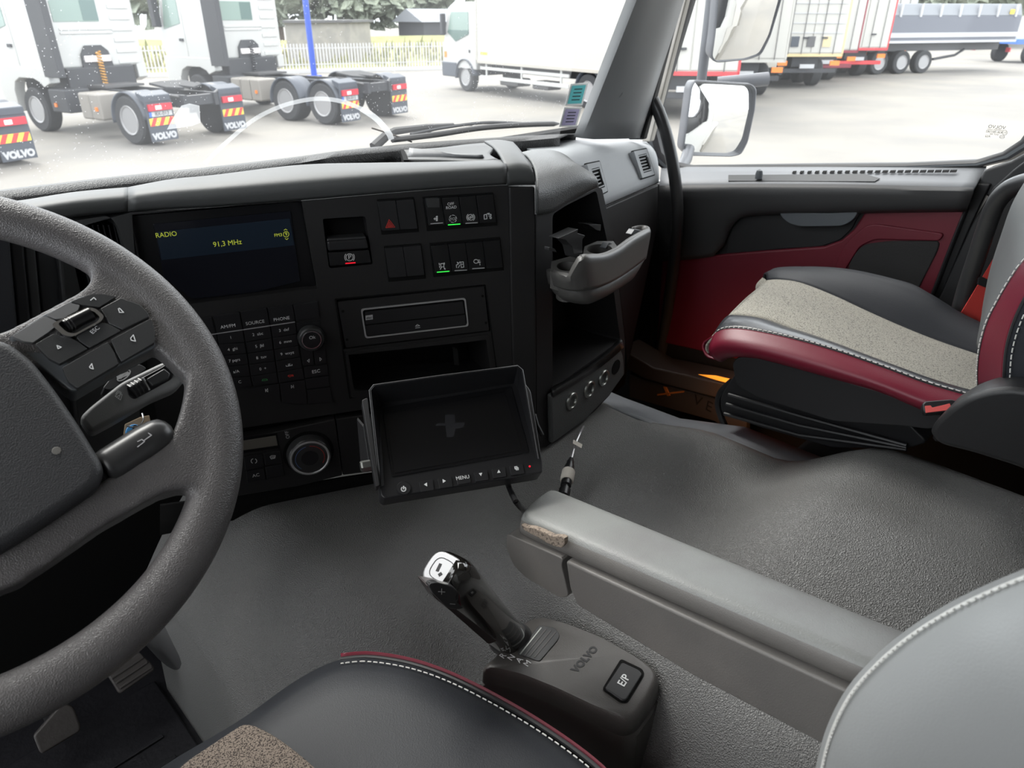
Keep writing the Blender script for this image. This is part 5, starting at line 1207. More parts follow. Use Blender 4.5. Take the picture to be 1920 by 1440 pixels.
sheet('front_fabric', [frt, [p + V((0, .012, -.02)) for p in frt], [p + V((0, .008, -.035)) for p in frt]], m_fabric, ps, n=20, m=8, solid=.004)
sheet('near_bolster', [E2_, midrow(E2_, E3, .35, .009), midrow(E2_, E3, .75, .008), E3], m_shiny, ps, n=40, m=12, solid=.004)
sheet('burgundy_band', [E3, midrow(E3, E4, .25, 0), midrow(E3, E4, .6, 0), E4], m_burg, ps, n=40, m=12, solid=.004) if False else None
bm = [V((p.x - .018, p.y, p.z)) for p in midrow(E3, E4, .5, 0)]
sheet('burgundy_band', [E3, bm, E4, [p + V((.02, 0, -.01)) for p in E4]], m_burg, ps, n=40, m=14, solid=.004)
nose = [[E3[0], E3[0] + V((.0, .02, -.02)), E4[0] + V((0, .02, .0)), E4[0]], [frt[3] + V((0, .008, -.02)), frt[3] + V((.03, .02, -.05)), frt[3] + V((.03, .012, -.08)), E4[0] + V((.08, .0, -.02))]]
sheet('burgundy_nose', nose, m_burg, ps, n=10, m=6, solid=.003)
for path in (E3, E4): MB().tube([p + V((-.001, 0, .002)) for p in spline(path, 50)], .0028, 7).build('piping', m_piping, ps, smooth=True)
stitches('stitching', [p + V((-.002, 0, .006)) for p in spline(E3, 40)], ps, step=.009, r=.0008)
stitches('stitching', [p + V((-.01, 0, .003)) for p in spline(E0, 40)][6:], ps, step=.009, r=.0011)
PSd = PL((1.09, .4, -.7), (-1, 0, 0), (0, -1, 0))
slab(PSd, [(1372, 680), (1385, 668), (1440, 674), (1560, 708), (1650, 734), (1735, 768), (1790, 785), (1745, 806), (1700, 800), (1560, 790), (1420, 745), (1380, 722)], -.10, -.004, 'underside', m_key, ps, r=.01, bevel=.008)
slab(PL((1.19, .4, -.8), (-1, 0, 0), (0, -1, 0)), [(1368, 715), (1380, 700), (1700, 790), (1740, 830), (1700, 842), (1560, 840), (1420, 800), (1352, 775), (1350, 745)], -.25, 0, 'suspension_bellows', m_key, ps, r=.01, bevel=.01, seg=3)
for k in range(3):
    y = 735 + k * 18; MB().tube([PX(1366 - k * 4, y + 5, 1.185), PX(1500, y + 45, 1.18), PX(1700, y + 100 - k * 14, 1.18)], .004, 8).build('bellows_fold', m_key, ps, smooth=True)
MB().tube(spline([PX(1372, 715, 1.24), PX(1352, 735, 1.24), PX(1346, 755, 1.24), PX(1350, 775, 1.24), PX(1360, 800, 1.24)], 16), .007, 8).build('hose', m_cable, ps, smooth=True)
MB().bx(1.26, 1.48, .02, .5, -1.235, -.85).build('pedestal', m_void, ps, bevel=.02)
# backrest
bk0 = [(1842, 640, 1.42), (1850, 600, 1.44), (1856, 560, 1.45), (1868, 500, 1.46), (1886, 440, 1.46), (1905, 385, 1.46), (1930, 340, 1.46), (1990, 250, 1.45)]
bk1 = [(1842, 650, 1.20), (1862, 590, 1.20), (1880, 558, 1.20), (1900, 520, 1.20), (1925, 480, 1.20), (1950, 440, 1.20), (1980, 400, 1.20), (2080, 280, 1.20)]
bk2 = [(1838, 722, 1.12), (1838, 690, 1.11), (1843, 650, 1.10), (1856, 605, 1.10), (1878, 562, 1.10), (1900, 525, 1.10), (1930, 485, 1.10), (2060, 340, 1.10)]
bk3 = [(1885, 735, 1.06), (1886, 700, 1.05), (1890, 655, 1.05), (1902, 610, 1.05), (1922, 565, 1.05), (1950, 520, 1.05), (1990, 470, 1.05), (2100, 380, 1.05)]
B0, B1, B2, B3 = X3(bk0), X3(bk1), X3(bk2), X3(bk3)
sheet('backrest_leather', [[p + V((.0, -.07, 0)) for p in B0], B0, midrow(B0, B2, .35, 0), midrow(B0, B2, .8, 0), B2], m_greyleather2, ps, n=30, m=16, solid=.004)
sheet('backrest_burgundy', [B2, midrow(B2, B3, .35, .004), midrow(B2, B3, .7, .004), B3], m_burg, ps, n=30, m=12, solid=.004)
sheet('backrest_side', [B3, [p + V((0, -.06, 0)) for p in B3], [p + V((.03, -.13, 0)) for p in B3]], m_leather, ps, n=30, m=8, solid=.004)
for path in (B2, B3): MB().tube([p + V((-.002, .001, 0)) for p in spline(path, 50)], .0026, 7).build('piping', m_piping, ps, smooth=True)
stitches('stitching', [p + V((-.003, .002, .001)) for p in spline(B0, 40)], ps, step=.009, r=.001)
stitches('stitching', [p + V((-.004, .004, .002)) for p in spline(B2, 40)], ps, step=.009, r=.001)
stitches('stitching', [p + V((-.006, -.006, .0)) for p in spline(B3, 40)], ps, step=.009, r=.0009)
# recliner cover
RC = PL((1.0, .1, -.6), (-1, 0, 0), (0, -1, 0))
slab(RC, [(1740, 812), (1752, 792), (1780, 765), (1815, 744), (1850, 732), (1890, 727), (1960, 735), (2020, 780), (2040, 900), (1960, 900), (1900, 875), (1820, 850), (1760, 835)], -.06, 0, 'recliner_cover', m_recl, ps, r=.01, bevel=.018, seg=5)
# buckle and belt
bu = thing('belt_buckle', 'red and black seat belt buckle beside the recliner cover', 'buckle', PX(1762, 775, 1.03))
BU = PL(PX(1762, 762, 1.03), (-.75, -.2, .62), (.1, -1, 0))
slab(BU, [(1729, 757), (1735, 752), (1785, 748), (1796, 752), (1798, 765), (1788, 772), (1735, 776), (1730, 770)], -.02, 0, 'body', m_key, bu, r=.003, bevel=.003)
slab(BU, [(1734, 761), (1745, 760), (1748, 764), (1770, 759), (1781, 756), (1785, 768), (1736, 774)], -.001, .002, 'release_button', M('coral_red_plastic', (.75, .12, .11), .4), bu, r=.001, bevel=.001)
MB().tube([PX(1775, 775, 1.05), PX(1765, 800, 1.08), PX(1760, 820, 1.1)], .008, 8).build('stalk', m_cable, bu, smooth=True)
sbt = thing('seat_belt', 'bright red seat belt with black clip by the passenger seat', 'seat belt', PX(1840, 590, 1.58))
BL = PL(PX(1840, 560, 1.57), (-.8, -.6, .1), (.6, -.8, 0))
slab(BL, [(1866, 480), (1880, 450), (1890, 500), (1868, 570), (1850, 604), (1838, 610), (1800, 590), (1830, 540)], -.002, 0, 'webbing', m_seatbelt, sbt, bevel=.0006)
slab(BL, [(1836, 522), (1842, 519), (1862, 529), (1864, 545), (1834, 534)], 0, .006, 'clip', m_key, sbt, r=.001, bevel=.001)
# ================================================================== OUTSIDE
G0 = -2.55
m_yard = M('pale_concrete_yard', (.155, .150, .142), .85, mott=(.35, (.21, .198, .175), .35, .7, 6), bump=('n', 3, .3, .02))
gx, gy = 170, 170
st(mk('ground', [V((-60, -60, G0)), V((gx, -60, G0)), V((gx, gy, G0)), V((-60, gy, G0))], [(0, 1, 2, 3)], m_yard))
m_tyre = M('dark_tyre_rubber', (.03, .032, .036), .8)
m_rim = M('grey_steel_rim', (.11, .11, .115), .5, metal=.4)
m_rimring = M('pale_rim_edge', (.34, .34, .35), .4, metal=.3)
m_guard = M('dark_blue_grey_mudguard', (.055, .065, .085), .5)
m_chassis = M('chassis_black', (.035, .038, .045), .6)
m_tank = M('warm_grey_tank_cover', (.25, .235, .215), .5)
m_lampred = M('red_tail_lens', (.55, .03, .05), .3)
m_lampwhite = M('clear_tail_lens', (.8, .75, .75), .3)
m_orange = M('orange_marker_lens', (.85, .22, .03), .4)
m_yel = M('yellow_reflective', (.80, .60, .08), .5); m_rr = M('red_reflective', (.75, .05, .05), .5)
m_plate = M('white_number_plate', (.45, .46, .48), .5); m_blueb = M('blue_band', (.05, .15, .5), .5)
m_win = M('tinted_cab_window', (.10, .16, .15), .1)
m_winl = M('reflecting_cab_window', (.22, .30, .27), .15)
m_coil = M('yellow_coil_hose', (.55, .28, .05), .6)
m_boxw = M('white_box_body', (.46, .455, .43), .5)
LG = lambda name, x, y, rz, label, cat, group=None: thing(name, label, cat, (x, y, G0), group, local=True, rz=rz)
X_, Y_, Z_ = V((1, 0, 0)), V((0, 1, 0)), V((0, 0, 1))
def wheel(root, x, y, w_=.30, r=.50, out=-1, name='wheel'):
    c = V((x, y, r))
    o = MB().lathe(c, X_ * out, [(r * .56, -w_ / 2), (r * .9, -w_ / 2), (r, -w_ / 2 + .04), (r, w_ / 2 - .04), (r * .92, w_ / 2), (r * .6, w_ / 2 - .01), (r * .57, w_ / 2 - .03)], 32).build(name, m_tyre, root, smooth=True, ang=40)
    MB().lathe(c, X_ * out, [(r * .62, w_ / 2 - .02), (r * .59, w_ / 2 + .005), (r * .53, w_ / 2 - .01), (r * .50, w_ / 2 - .14)], 32).build('rim', m_rimring, o, smooth=True, ang=40)
    MB().lathe(c, X_ * out, [(r * .51, w_ / 2 - .13), (r * .25, w_ / 2 - .15), (r * .22, w_ / 2 - .05), (r * .16, w_ / 2 - .04), (.0001, w_ / 2 - .04)], 24).build('hub', m_rim, o, smooth=True, ang=40)
    return o
def mudguard(root, x0, x1, y, r=.58, a0=-8, a1=175, ext=.25):
    ot = [V((0, y + r * math.cos(math.radians(a0 + (a1 - a0) * k / 20)), .5 + r * math.sin(math.radians(a0 + (a1 - a0) * k / 20)))) for k in range(21)]
    rings = [[V((x0, p.y, p.z)) for p in ot], [V((x0, p.y, p.z)) for p in ot]]
    vs = []; fs = []
    for p in ot: vs += [V((x0, p.y, p.z)), V((x1, p.y, p.z))]
    for k in range(20): fs.append((2 * k, 2 * k + 1, 2 * k + 3, 2 * k + 2))
    return mk('mudguard', vs, fs, m_guard, root, smooth=True, solid=.03)
def flap(root, side, y, lamps='full'):
    # rear end of the mudguard: lid, lamp cluster, plate, striped board and flap with lettering
    x0, x1 = (-1.26, -.62) if side < 0 else (.62, 1.26)
    MB().prism([V((x0, y + .25, 1.10)), V((x0, y, 1.02)), V((x0, y, .86)), V((x0, y + .05, .86)), V((x0, y + .25, 1.02))], V((x1 - x0, 0, 0))).build('guard_lid', m_guard, root, bevel=.02)
    o = MB().bx(x0, x1, y, y + .03, .10, .90).build('mud_flap', m_guard, root)
    RP = PL(V((0, y - .004, 0)), (0, -1, 0), (1, 0, 0))
    def rq(a, b, c, d, nm, mt, par=None, oo=.012): return MB().bx(a, b, y - oo, y, c, d).build(nm, mt, par or root)
    l = rq(x0 + .05, x1 - .04, .72, .85, 'tail_lamp', m_lampred, oo=.05)
    rq(x0 + .20, x0 + .34, .74, .82, 'reversing_lens', m_lampwhite, l, .055)
    if side < 0:
        p = rq(x0 + .05, x1 - .04, .60, .70, 'number_plate', m_plate); rq(x0 + .05, x0 + .11, .60, .70, 'plate_band', m_blueb, p, .015)
        text(RP, 'BX-013', (x0 + x1) / 2 + .03, .65, .11, m_key, p, .014, local=True)
    b = rq(x0 + .03, x1 - .03, .42, .57, 'striped_board', m_yel)
    for k in range(3):
        a = x0 + .03 + k * .20
        MB().prism([V((a, y - .013, .42)), V((a + .10, y - .013, .42)), V((min(a + .19, x1 - .03), y - .013, .57)), V((a + .09, y - .013, .57))], V((0, -.002, 0))).build('red_stripe', m_rr, b)
    text(RP, 'VOLVO', (x0 + x1) / 2, .20, .17, m_plate, o, .001, local=True, bold=.012)
def cab(root, y0, y1, z0=1.4, z1=3.5, win=(-.80, .28, 2.38, 2.85)):
    m = MB()
    pr_ = [V((-1.22, y0, z0)), V((-1.22, y1 - .15, z0)), V((-1.22, y1, z0 + .3)), V((-1.22, y1 - .05, 2.1)), V((-1.22, y1 - .45, z1)), V((-1.22, y0, z1))]
    b = m.prism(pr_, V((2.44, 0, 0))).build('cab', m_white_cab, root, bevel=.06, seg=3)
    w_ = MB().bx(win[0], win[1], y0 - .012, y0, win[2], win[3]).build('rear_window', m_winl, b, bevel=.005)
    MB().bx(win[1] - .38, win[1], y0 - .016, y0 - .012, win[2] + .02, win[3] - .02).build('sliding_pane', m_win, b)
    for k in range(7): MB().bx(.55, 1.08, y0 - .02, y0, 1.45 + k * .24, 1.55 + k * .24).build('pressed_rib', m_white_cab, b, bevel=.01)
    for k in range(2): MB().bx(-.72, .55, y0 - .02, y0, 2.12 + k * .08, 2.17 + k * .08).build('pressed_rib', m_white_cab, b, bevel=.01)
    # side door, window, handle
    MB().prism([V((-1.235, y1 - .35, 1.25)), V((-1.235, y1 - .15, 2.2)), V((-1.235, y1 - .45, 3.0)), V((-1.235, y1 - 1.2, 3.0)), V((-1.235, y1 - 1.2, 1.25))], V((.02, 0, 0))).build('door', m_white_cab, b, bevel=.006)
    MB().prism([V((-1.25, y1 - .3, 2.15)), V((-1.25, y1 - .50, 2.9)), V((-1.25, y1 - 1.1, 2.9)), V((-1.25, y1 - 1.1, 2.3))], V((.02, 0, 0))).build('door_window', m_winl, b, bevel=.006)
    MB().bx(-1.27, -1.235, y1 - 1.12, y1 - .95, 1.85, 1.92).build('door_handle', m_chassis, b)
    MB().bx(-1.50, -1.30, y1 - .35, y1 - .15, 2.2, 2.95).build('side_mirror', m_chassis, b, bevel=.03)
    return b
def tractor(name, x, y, rz, label, tandem):
    t = LG(name, x, y, rz, label, 'truck', 'white tractor units parked ahead')
    fy = 3.7 + (1.37 if tandem else 0)
    MB().bx(-.45, -.35, -.85, fy + .5, .72, .98).bx(.35, .45, -.85, fy + .5, .72, .98).bx(-.35, .35, -.8, -.7, .75, .95).bx(-.35, .35, .9, 1.0, .75, .95).build('chassis', m_chassis, t)
    for s_ in (-1, 1):
        wheel(t, s_ * 1.02, 0, .5, .5, s_); mudguard(t, s_ * .70, s_ * 1.28, 0)
        if tandem: wheel(t, s_ * 1.02, 1.37, .5, .5, s_); mudguard(t, s_ * .70, s_ * 1.28, 1.37)
        wheel(t, s_ * 1.05, fy, .34, .5, s_)
        flap(t, s_, -.66)
    cy0 = fy - .95
    cab(t, cy0, fy + 1.35)
    MB().bx(-1.26, -1.10, cy0 - .50, cy0 + .12, 1.25, 3.5).build('side_deflector', m_chassis, t, bevel=.02)
    MB().prism([V((-.42, cy0 - .02, 1.0)), V((.42, cy0 - .02, 1.0)), V((.30, cy0 - .02, 1.75)), V((.15, cy0 - .02, 1.88)), V((-.25, cy0 - .02, 1.88)), V((-.38, cy0 - .02, 1.7))], V((0, -.05, 0))).build('engine_cutout', m_chassis, t)
    MB().bx(-.35, .30, cy0 - .12, cy0 - .05, 1.52, 1.66).build('hose_bracket', m_lampwhite, t, bevel=.02)
    path = [V((.0 + .05 * math.sin(k * .9), cy0 - .12 - .05 * math.cos(k * .9), 1.75 - k * .009)) for k in range(80)]
    MB().tube(path, .018, 6).build('coil_hose', m_coil if not tandem else m_chassis, t)
    y_a = 1.0 + (1.37 if tandem else 0)
    for k in range(3 if tandem else 2): MB().bx(-1.24, -.62, y_a + k * .40, y_a + .38 + k * .40, .42, .98).build('tank_cover', m_tank, t, bevel=.05, seg=3)
    MB().bx(-1.24, -.65, y_a + 1.25, fy - .75, .5, 1.0).build('battery_box', m_chassis, t, bevel=.03)
    MB().bx(-1.27, -1.24, y_a + .1, y_a + .17, .62, .70).build('side_marker', m_orange, t)
    MB().bx(-1.27, -1.24, fy - 1.0, fy - .93, .62, .70).build('side_marker', m_orange, t)
    for s_ in (-1, 1):
        MB().prism([V((s_ * 1.0, fy + dy, z)) for dy, z in ((-.95, 1.45), (-.95, 1.12), (-.66, 1.02), (-.55, 1.12), (-.3, 1.2), (.3, 1.2), (.55, 1.1), (.68, .9), (.72, .42), (1.28, .42), (1.33, 1.45))], V((s_ * .25, 0, 0))).build('wheel_arch', m_white_cab, t, bevel=.02)
    MB().bx(-.85, .85, cy0 - .1, fy + .9, .75, 1.42).build('engine_block', m_chassis, t, bevel=.03)
    MB().prism([V((-.45, -.35, 1.08)), V((-.12, -.5, 1.05)), V((0, -.1, 1.08)), V((.12, -.5, 1.05)), V((.45, -.35, 1.08)), V((.45, .25, 1.14)), V((0, .45, 1.14)), V((-.45, .25, 1.14))], V((0, 0, .05))).build('fifth_wheel', m_tyre, t, bevel=.01)
    MB().tube([V((-.65, -.62, 1.0)), V((-.4, -.72, .93)), V((.4, -.72, .93)), V((.65, -.62, 1.0))], .028, 8).build('cross_tube', m_rim, t, smooth=True)
    MB().bx(-.5, .5, cy0 - .9, cy0 - .2, 1.0, 1.05).build('deck_plate', m_rim, t)
    return t
R_ = math.radians
tractor('tractor_unit', 6.85, 17.6, R_(14), 'two-axle white tractor unit with yellow coil hose, rear towards us', False)
tractor('tractor_unit', 11.5, 17.36, R_(12), 'three-axle white tractor unit beside the blue pole', True)
tractor('tractor_unit', 2.15, 16.7, R_(16), 'tractor unit cut off by the frame, rear mudguard and striped board showing', False)

# white box lorry
bt_ = LG('box_lorry', 18.95, 14.4, R_(-8), 'white rigid lorry with plain box body seen side on', 'truck')
MB().bx(-1.25, 1.25, -3.0, 5.75, 1.02, 3.95).build('box_body', m_boxw, bt_, bevel=.02)
MB().bx(-1.27, 1.27, -3.0, 5.78, 1.00, 1.10).bx(-1.27, -1.22, 5.70, 5.78, 1.0, 3.95).build('body_frame', m_cream, bt_, bevel=.005)
MB().bx(-1.262, -1.25, 5.1, 5.5, 1.28, 1.36).build('maker_badge', m_yel, bt_)
MB().bx(-.45, .45, -2.8, 7.2, .70, .95).build('chassis', m_chassis, bt_)
b = MB().prism([V((-1.15, 5.95, .75)), V((-1.15, 8.05, .75)), V((-1.15, 8.1, 1.5)), V((-1.15, 7.65, 2.75)), V((-1.15, 7.3, 2.9)), V((-1.15, 5.95, 2.9))], V((2.3, 0, 0))).build('cab', m_white_cab, bt_, bevel=.05, seg=3)
MB().prism([V((-1.17, 6.35, 1.9)), V((-1.17, 7.2, 1.65)), V((-1.17, 7.72, 1.95)), V((-1.17, 7.45, 2.6)), V((-1.17, 6.35, 2.6))], V((.02, 0, 0))).build('door_window', m_winl, b, bevel=.005)
MB().prism([V((-1.18, 6.35, 1.9)), V((-1.18, 7.2, 1.65)), V((-1.18, 7.72, 1.95)), V((-1.18, 7.65, 2.02)), V((-1.18, 6.35, 2.02))], V((.02, 0, 0))).build('window_sill', m_win, b)
MB().bx(-1.38, -1.20, 7.75, 7.9, 1.85, 2.55).build('side_mirror', m_chassis, b, bevel=.03)
MB().bx(-1.17, -1.15, 7.85, 8.0, 1.1, 1.3).build('indicator', m_orange, b)
MB().bx(-1.18, 1.18, 7.2, 8.2, .45, .95).build('bumper', m_guard, b, bevel=.04)
MB().bx(-1.18, -1.12, 6.30, 6.36, 1.3, 1.4).build('door_handle', m_chassis, b)
for s_ in (-1, 1): wheel(bt_, s_ * 1.0, 6.65, .3, .48, s_); wheel(bt_, s_ * .98, 0, .5, .48, s_)
mudguard(bt_, -1.22, -.75, 6.65, .56); mudguard(bt_, -1.22, -.75, 0, .56)
MB().bx(-1.22, -1.18, .85, 5.6, .80, .90).bx(-1.22, -1.18, .85, 5.6, .50, .62).build('side_guard', m_white_cab, bt_, bevel=.01)
for yy in (1.2, 3.2, 5.2): MB().bx(-1.21, -1.17, yy, yy + .07, .5, 1.05).build('guard_post', m_white_cab, bt_)
MB().bx(-1.1, -.5, 3.6, 4.6, .35, .6).bx(-1.1, -.5, 2.0, 2.8, .35, .6).build('tank', m_rim, bt_, bevel=.05)

# row of parked box trailers, rears towards the yard
def trailer(x, y, rz, label, z1, trim, extra=None, w_=2.5, under=m_chassis, name='box_trailer'):
    t = LG(name, x, y, rz, label, 'trailer', 'box trailers parked in a row')
    h = w_ / 2
    MB().bx(-h, h, 0, 8.5, 1.15, z1).build('box_body', m_boxw, t, bevel=.02)
    for s_ in (-1, 1):
        d_ = MB().bx(min(s_ * .02, s_ * (h - .06)), max(s_ * .02, s_ * (h - .06)), -.03, 0, 1.25, z1 - .08).build('door', m_boxw, t, bevel=.01)
        for xx in (.35, .85): MB().tube([V((s_ * xx, -.06, 1.2)), V((s_ * xx, -.06, z1 - .1))], .012, 6).build('lock_rod', m_rim, d_)
        MB().bx(s_ * .35 - .02, s_ * .35 + .20, -.09, -.05, 1.72, 1.78).build('door_handle', m_chassis, d_)
        MB().bx(s_ * (h - .25) - .18, s_ * (h - .25) + .18, -.06, 0, .82, .98).build('tail_lamp', m_orange, t)
        wheel(t, s_ * (h - .3), 1.6, .4, .5, s_); wheel(t, s_ * (h - .3), 2.9, .4, .5, s_)
    MB().bx(-h, h, -.02, .06, 1.12, 1.22).bx(-h - .01, -h + .05, -.02, .06, 1.15, z1).bx(h - .05, h + .01, -.02, .06, 1.15, z1).build('rear_frame', trim, t)
    MB().bx(-h + .1, h - .1, .1, .3, .55, .70).build('underrun_bar', under, t, bevel=.02)
    MB().bx(-.5, .5, .3, 8.0, .75, 1.12).build('chassis', m_chassis, t)
    MB().bx(-.3, .25, -.02, .02, .72, .86).build('number_plate', m_plate, t)
    return t
m_redb = M('red_frame_paint', (.65, .05, .06), .5); m_crm = M('yellowed_cream_frame', (.62, .50, .28), .6); m_maroon = M('maroon_underrun', (.22, .02, .04), .5)
trailer(17.4, 10.9, R_(-50), 'white box trailer with red bottom edge next to the windscreen pillar', 4.0, m_redb)
trailer(23.5, 12.6, R_(-46), 'white box trailer partly hidden behind the upper door mirror', 3.9, m_boxw)
t3 = trailer(28.4, 12.75, R_(-42), 'yellowed cream framed trailer with hazard labels and raised tail lift', 3.8, m_crm)
MB().bx(-1.7, -1.28, -.3, -.1, .75, 3.6).build('tail_lift', m_cream, t3, bevel=.05)
for k in range(6): MB().bx(-1.1, 1.1, -.05, -.03, 1.9 + k * .32, 1.93 + k * .32).build('shutter_slat', m_plate, t3)
for k in range(3): MB().bx(-.8 + k * .6, -.5 + k * .6, -.06, -.045, 1.45, 1.8).build('hazard_label', (m_guard, m_rim, m_crm)[k], t3)
trailer(31.6, 13.4, R_(-38), 'plain cream trailer with maroon underrun panel', 3.8, m_maroon, under=m_maroon)
trailer(34.8, 13.4, R_(-38), 'white trailer with red lower bumper and orange lamps, far along the row', 3.8, m_redb, under=m_redb)
t6 = trailer(38.8, 13.9, R_(-36), 'white trailer with small red lettering beside the grey tipper', 3.8, m_plate)
TP6 = PL(V((0, -.04, 0)), (0, -1, 0), (1, 0, 0)); strokes(TP6, [[(-.55, 2.5), (-.5, 2.9), (-.35, 2.55), (-.2, 2.9), (-.15, 2.5), (.0, 2.8), (.1, 2.5), (.2, 2.5), (.2, 2.85), (.4, 2.85), (.4, 2.5)]], .07, m_rr, t6, .03, 'red_lettering', local=True)

# grey tipper semi-trailer
tp2 = LG('tipper_trailer', 45.3, 11.0, math.atan2(.887, .461) if False else math.radians(63), 'dark grey tipper semi-trailer with ribbed sheet cover', 'trailer')
m_tip = M('slate_tipper_body', (.13, .14, .17), .5); m_tipl = M('pale_grey_cover', (.22, .235, .26), .6)
MB().prism([V((-1.25, 0, 1.35)), V((1.25, 0, 1.35)), V((1.25, 0, 2.45)), V((-1.25, 0, 2.45))], V((0, 9, 0))).build('body', m_tip, tp2, bevel=.02)
MB().prism([V((-1.25, 0, 2.45)), V((1.25, 0, 2.45)), V((1.05, 0, 2.95)), V((-1.05, 0, 2.95))], V((0, 9, 0))).build('sheet_cover', m_tipl, tp2, bevel=.04)
for k in range(8): MB().bx(1.22, 1.29, .4 + k * 1.15, .5 + k * 1.15, 1.4, 2.5).bx(-1.29, -1.22, .4 + k * 1.15, .5 + k * 1.15, 2.4, 2.95).build('rib', m_plate, tp2)
MB().bx(-1.3, -1.24, 0, 9, 1.32, 1.42).bx(-1.28, -1.22, 0, 9, 1.55, 1.75).build('side_rail', m_plate, tp2)
MB().bx(-.6, .6, .2, 9, .95, 1.3).build('chassis', m_rim, tp2)
for yy in (5.3, 6.6, 7.9):
    for s_ in (-1, 1): wheel(tp2, s_ * 1.0, yy, .4, .5, s_)
MB().tube([V((-1.0, 4.6, .6)), V((-.9, 3.2, .75)), V((-.8, 2.6, 1.0))], .06, 8).build('landing_leg', m_chassis, tp2)
for s_ in (-1, 1): MB().bx(s_ * 1.0 - .12, s_ * 1.0 + .12, -.05, 0, .85, 1.05).build('tail_lamp', m_lampred, tp2)
MB().bx(-1.28, -1.25, .6, .85, 2.52, 2.72).build('yellow_marker', m_yel, tp2)
# crane lorry beyond
cr_ = LG('crane_lorry', 57.5, 9.5, R_(62), 'blue and white lorry with a loading crane at the far end of the yard', 'truck')
MB().bx(-1.2, 1.2, 0, 6, 1.0, 1.25).build('flatbed', m_blueb, cr_)
MB().bx(-1.2, 1.2, 3.0, 3.2, 1.2, 2.6).build('headboard', m_blueprint, cr_); MB().bx(-1.2, 1.0, 3.3, 5.5, 1.25, 2.4).build('crate', m_boxw, cr_)
MB().tube([V((0, 1.5, 1.2)), V((0, 1.4, 2.6)), V((0, -1.5, 4.0)), V((0, -4.6, 4.1))], .13, 6).build('crane_arm', m_boxw, cr_)
MB().tube([V((.2, 1.5, 2.0)), V((.2, -.6, 3.2)), V((.2, -1.3, 3.6))], .08, 6).build('crane_ram', m_chassis, cr_)
for yy in (1.0, 4.6):
    for s_ in (-1, 1): wheel(cr_, s_ * 1.0, yy, .4, .5, s_)
MB().bx(-1.1, 1.1, -2.2, -.2, .9, 2.6).build('cab', m_redb, cr_, bevel=.05)

# concrete hut, blue pole, fence, field, trees, house
m_conc = M('weathered_render', (.26, .25, .235), .85, mott=(2, (.31, .295, .27), .4, .6))
hut = thing('concrete_hut', 'low pale rendered concrete hut behind the second tractor unit', 'hut', (22.9, 37.4, G0))
MB().prism([V((20.1, 36.2, G0)), V((23.8, 36.0, G0)), V((26.2, 37.6, G0)), V((22.4, 39.4, G0))], Z_ * 2.15).build('walls', m_conc, hut)
MB().prism([V((19.9, 36.0, G0 + 2.12)), V((23.85, 35.8, G0 + 2.12)), V((26.5, 37.6, G0 + 2.12)), V((22.4, 39.7, G0 + 2.12))], Z_ * .12).build('roof_slab', m_rim, hut)
m_bl = M('royal_blue_paint', (.02, .07, .42), .4)
po = thing('blue_pole', 'tall royal blue steel pole by the concrete hut', 'pole', (18.6, 31.4, G0))
MB().tube([V((18.6, 31.4, G0)), V((18.6, 31.4, G0 + 7.5))], .13, 14).build('shaft', m_bl, po, smooth=True); MB().bx(18.35, 18.85, 31.15, 31.65, G0, G0 + .04).build('foot_plate', m_bl, po)
m_fence = M('white_fence_paint', (.5, .5, .5), .5)
fn = thing('picket_fence', 'white metal picket fence on a low kerb across the yard', 'fence', (20, 32, G0))
fa, fb_ = V((9.0, 38.0, G0)), V((29.5, 28.9, G0)); nf = 150; fd = (fb_ - fa) / nf; fdir = fd.normalized()
pk0 = MB().box(V((0, 0, .72)), (.06, .03, 1.1)).build('picket', m_fence, fn); pk0.location = fa - V((20, 32, G0)); pk0.rotation_euler.z = math.atan2(fd.y, fd.x)
for v_ in pk0.data.vertices: v_.co += V((20, 32, G0))
for k in range(1, nf):
    c = pk0.copy(); COL.objects.link(c); c.parent = fn; c.location = fa + fd * k - V((20, 32, G0))
fnrm = V((-fdir.y, fdir.x, 0))
for z_ in (.35, 1.05): MB().prism([fa + Z_ * z_ + fnrm * .03, fb_ + Z_ * z_ + fnrm * .03, fb_ + Z_ * z_ + fnrm * .06, fa + Z_ * z_ + fnrm * .06], Z_ * .05).build('rail', m_fence, fn)
MB().prism([fa - fnrm * .12, fb_ - fnrm * .12, fb_ + fnrm * .12, fa + fnrm * .12], Z_ * .16).build('kerb', m_fence, fn)
m_grass = M('straw_green_field', (.17, .19, .075), .95, mott=(.8, (.26, .24, .11), .35, .65, 6), bump=('n', 8, 1, .15))
fld = []
for j in range(12):
    d_ = j / 11
    fld.append([fa + fdir * (-12 + 6 * i) + fnrm * (.6 + 16 * d_) + Z_ * (.05 + 1.0 * d_ + .12 * math.sin(i * 1.7 + j)) for i in range(9)])
st(sheet('ground', fld, m_grass, None, n=40, solid=0))
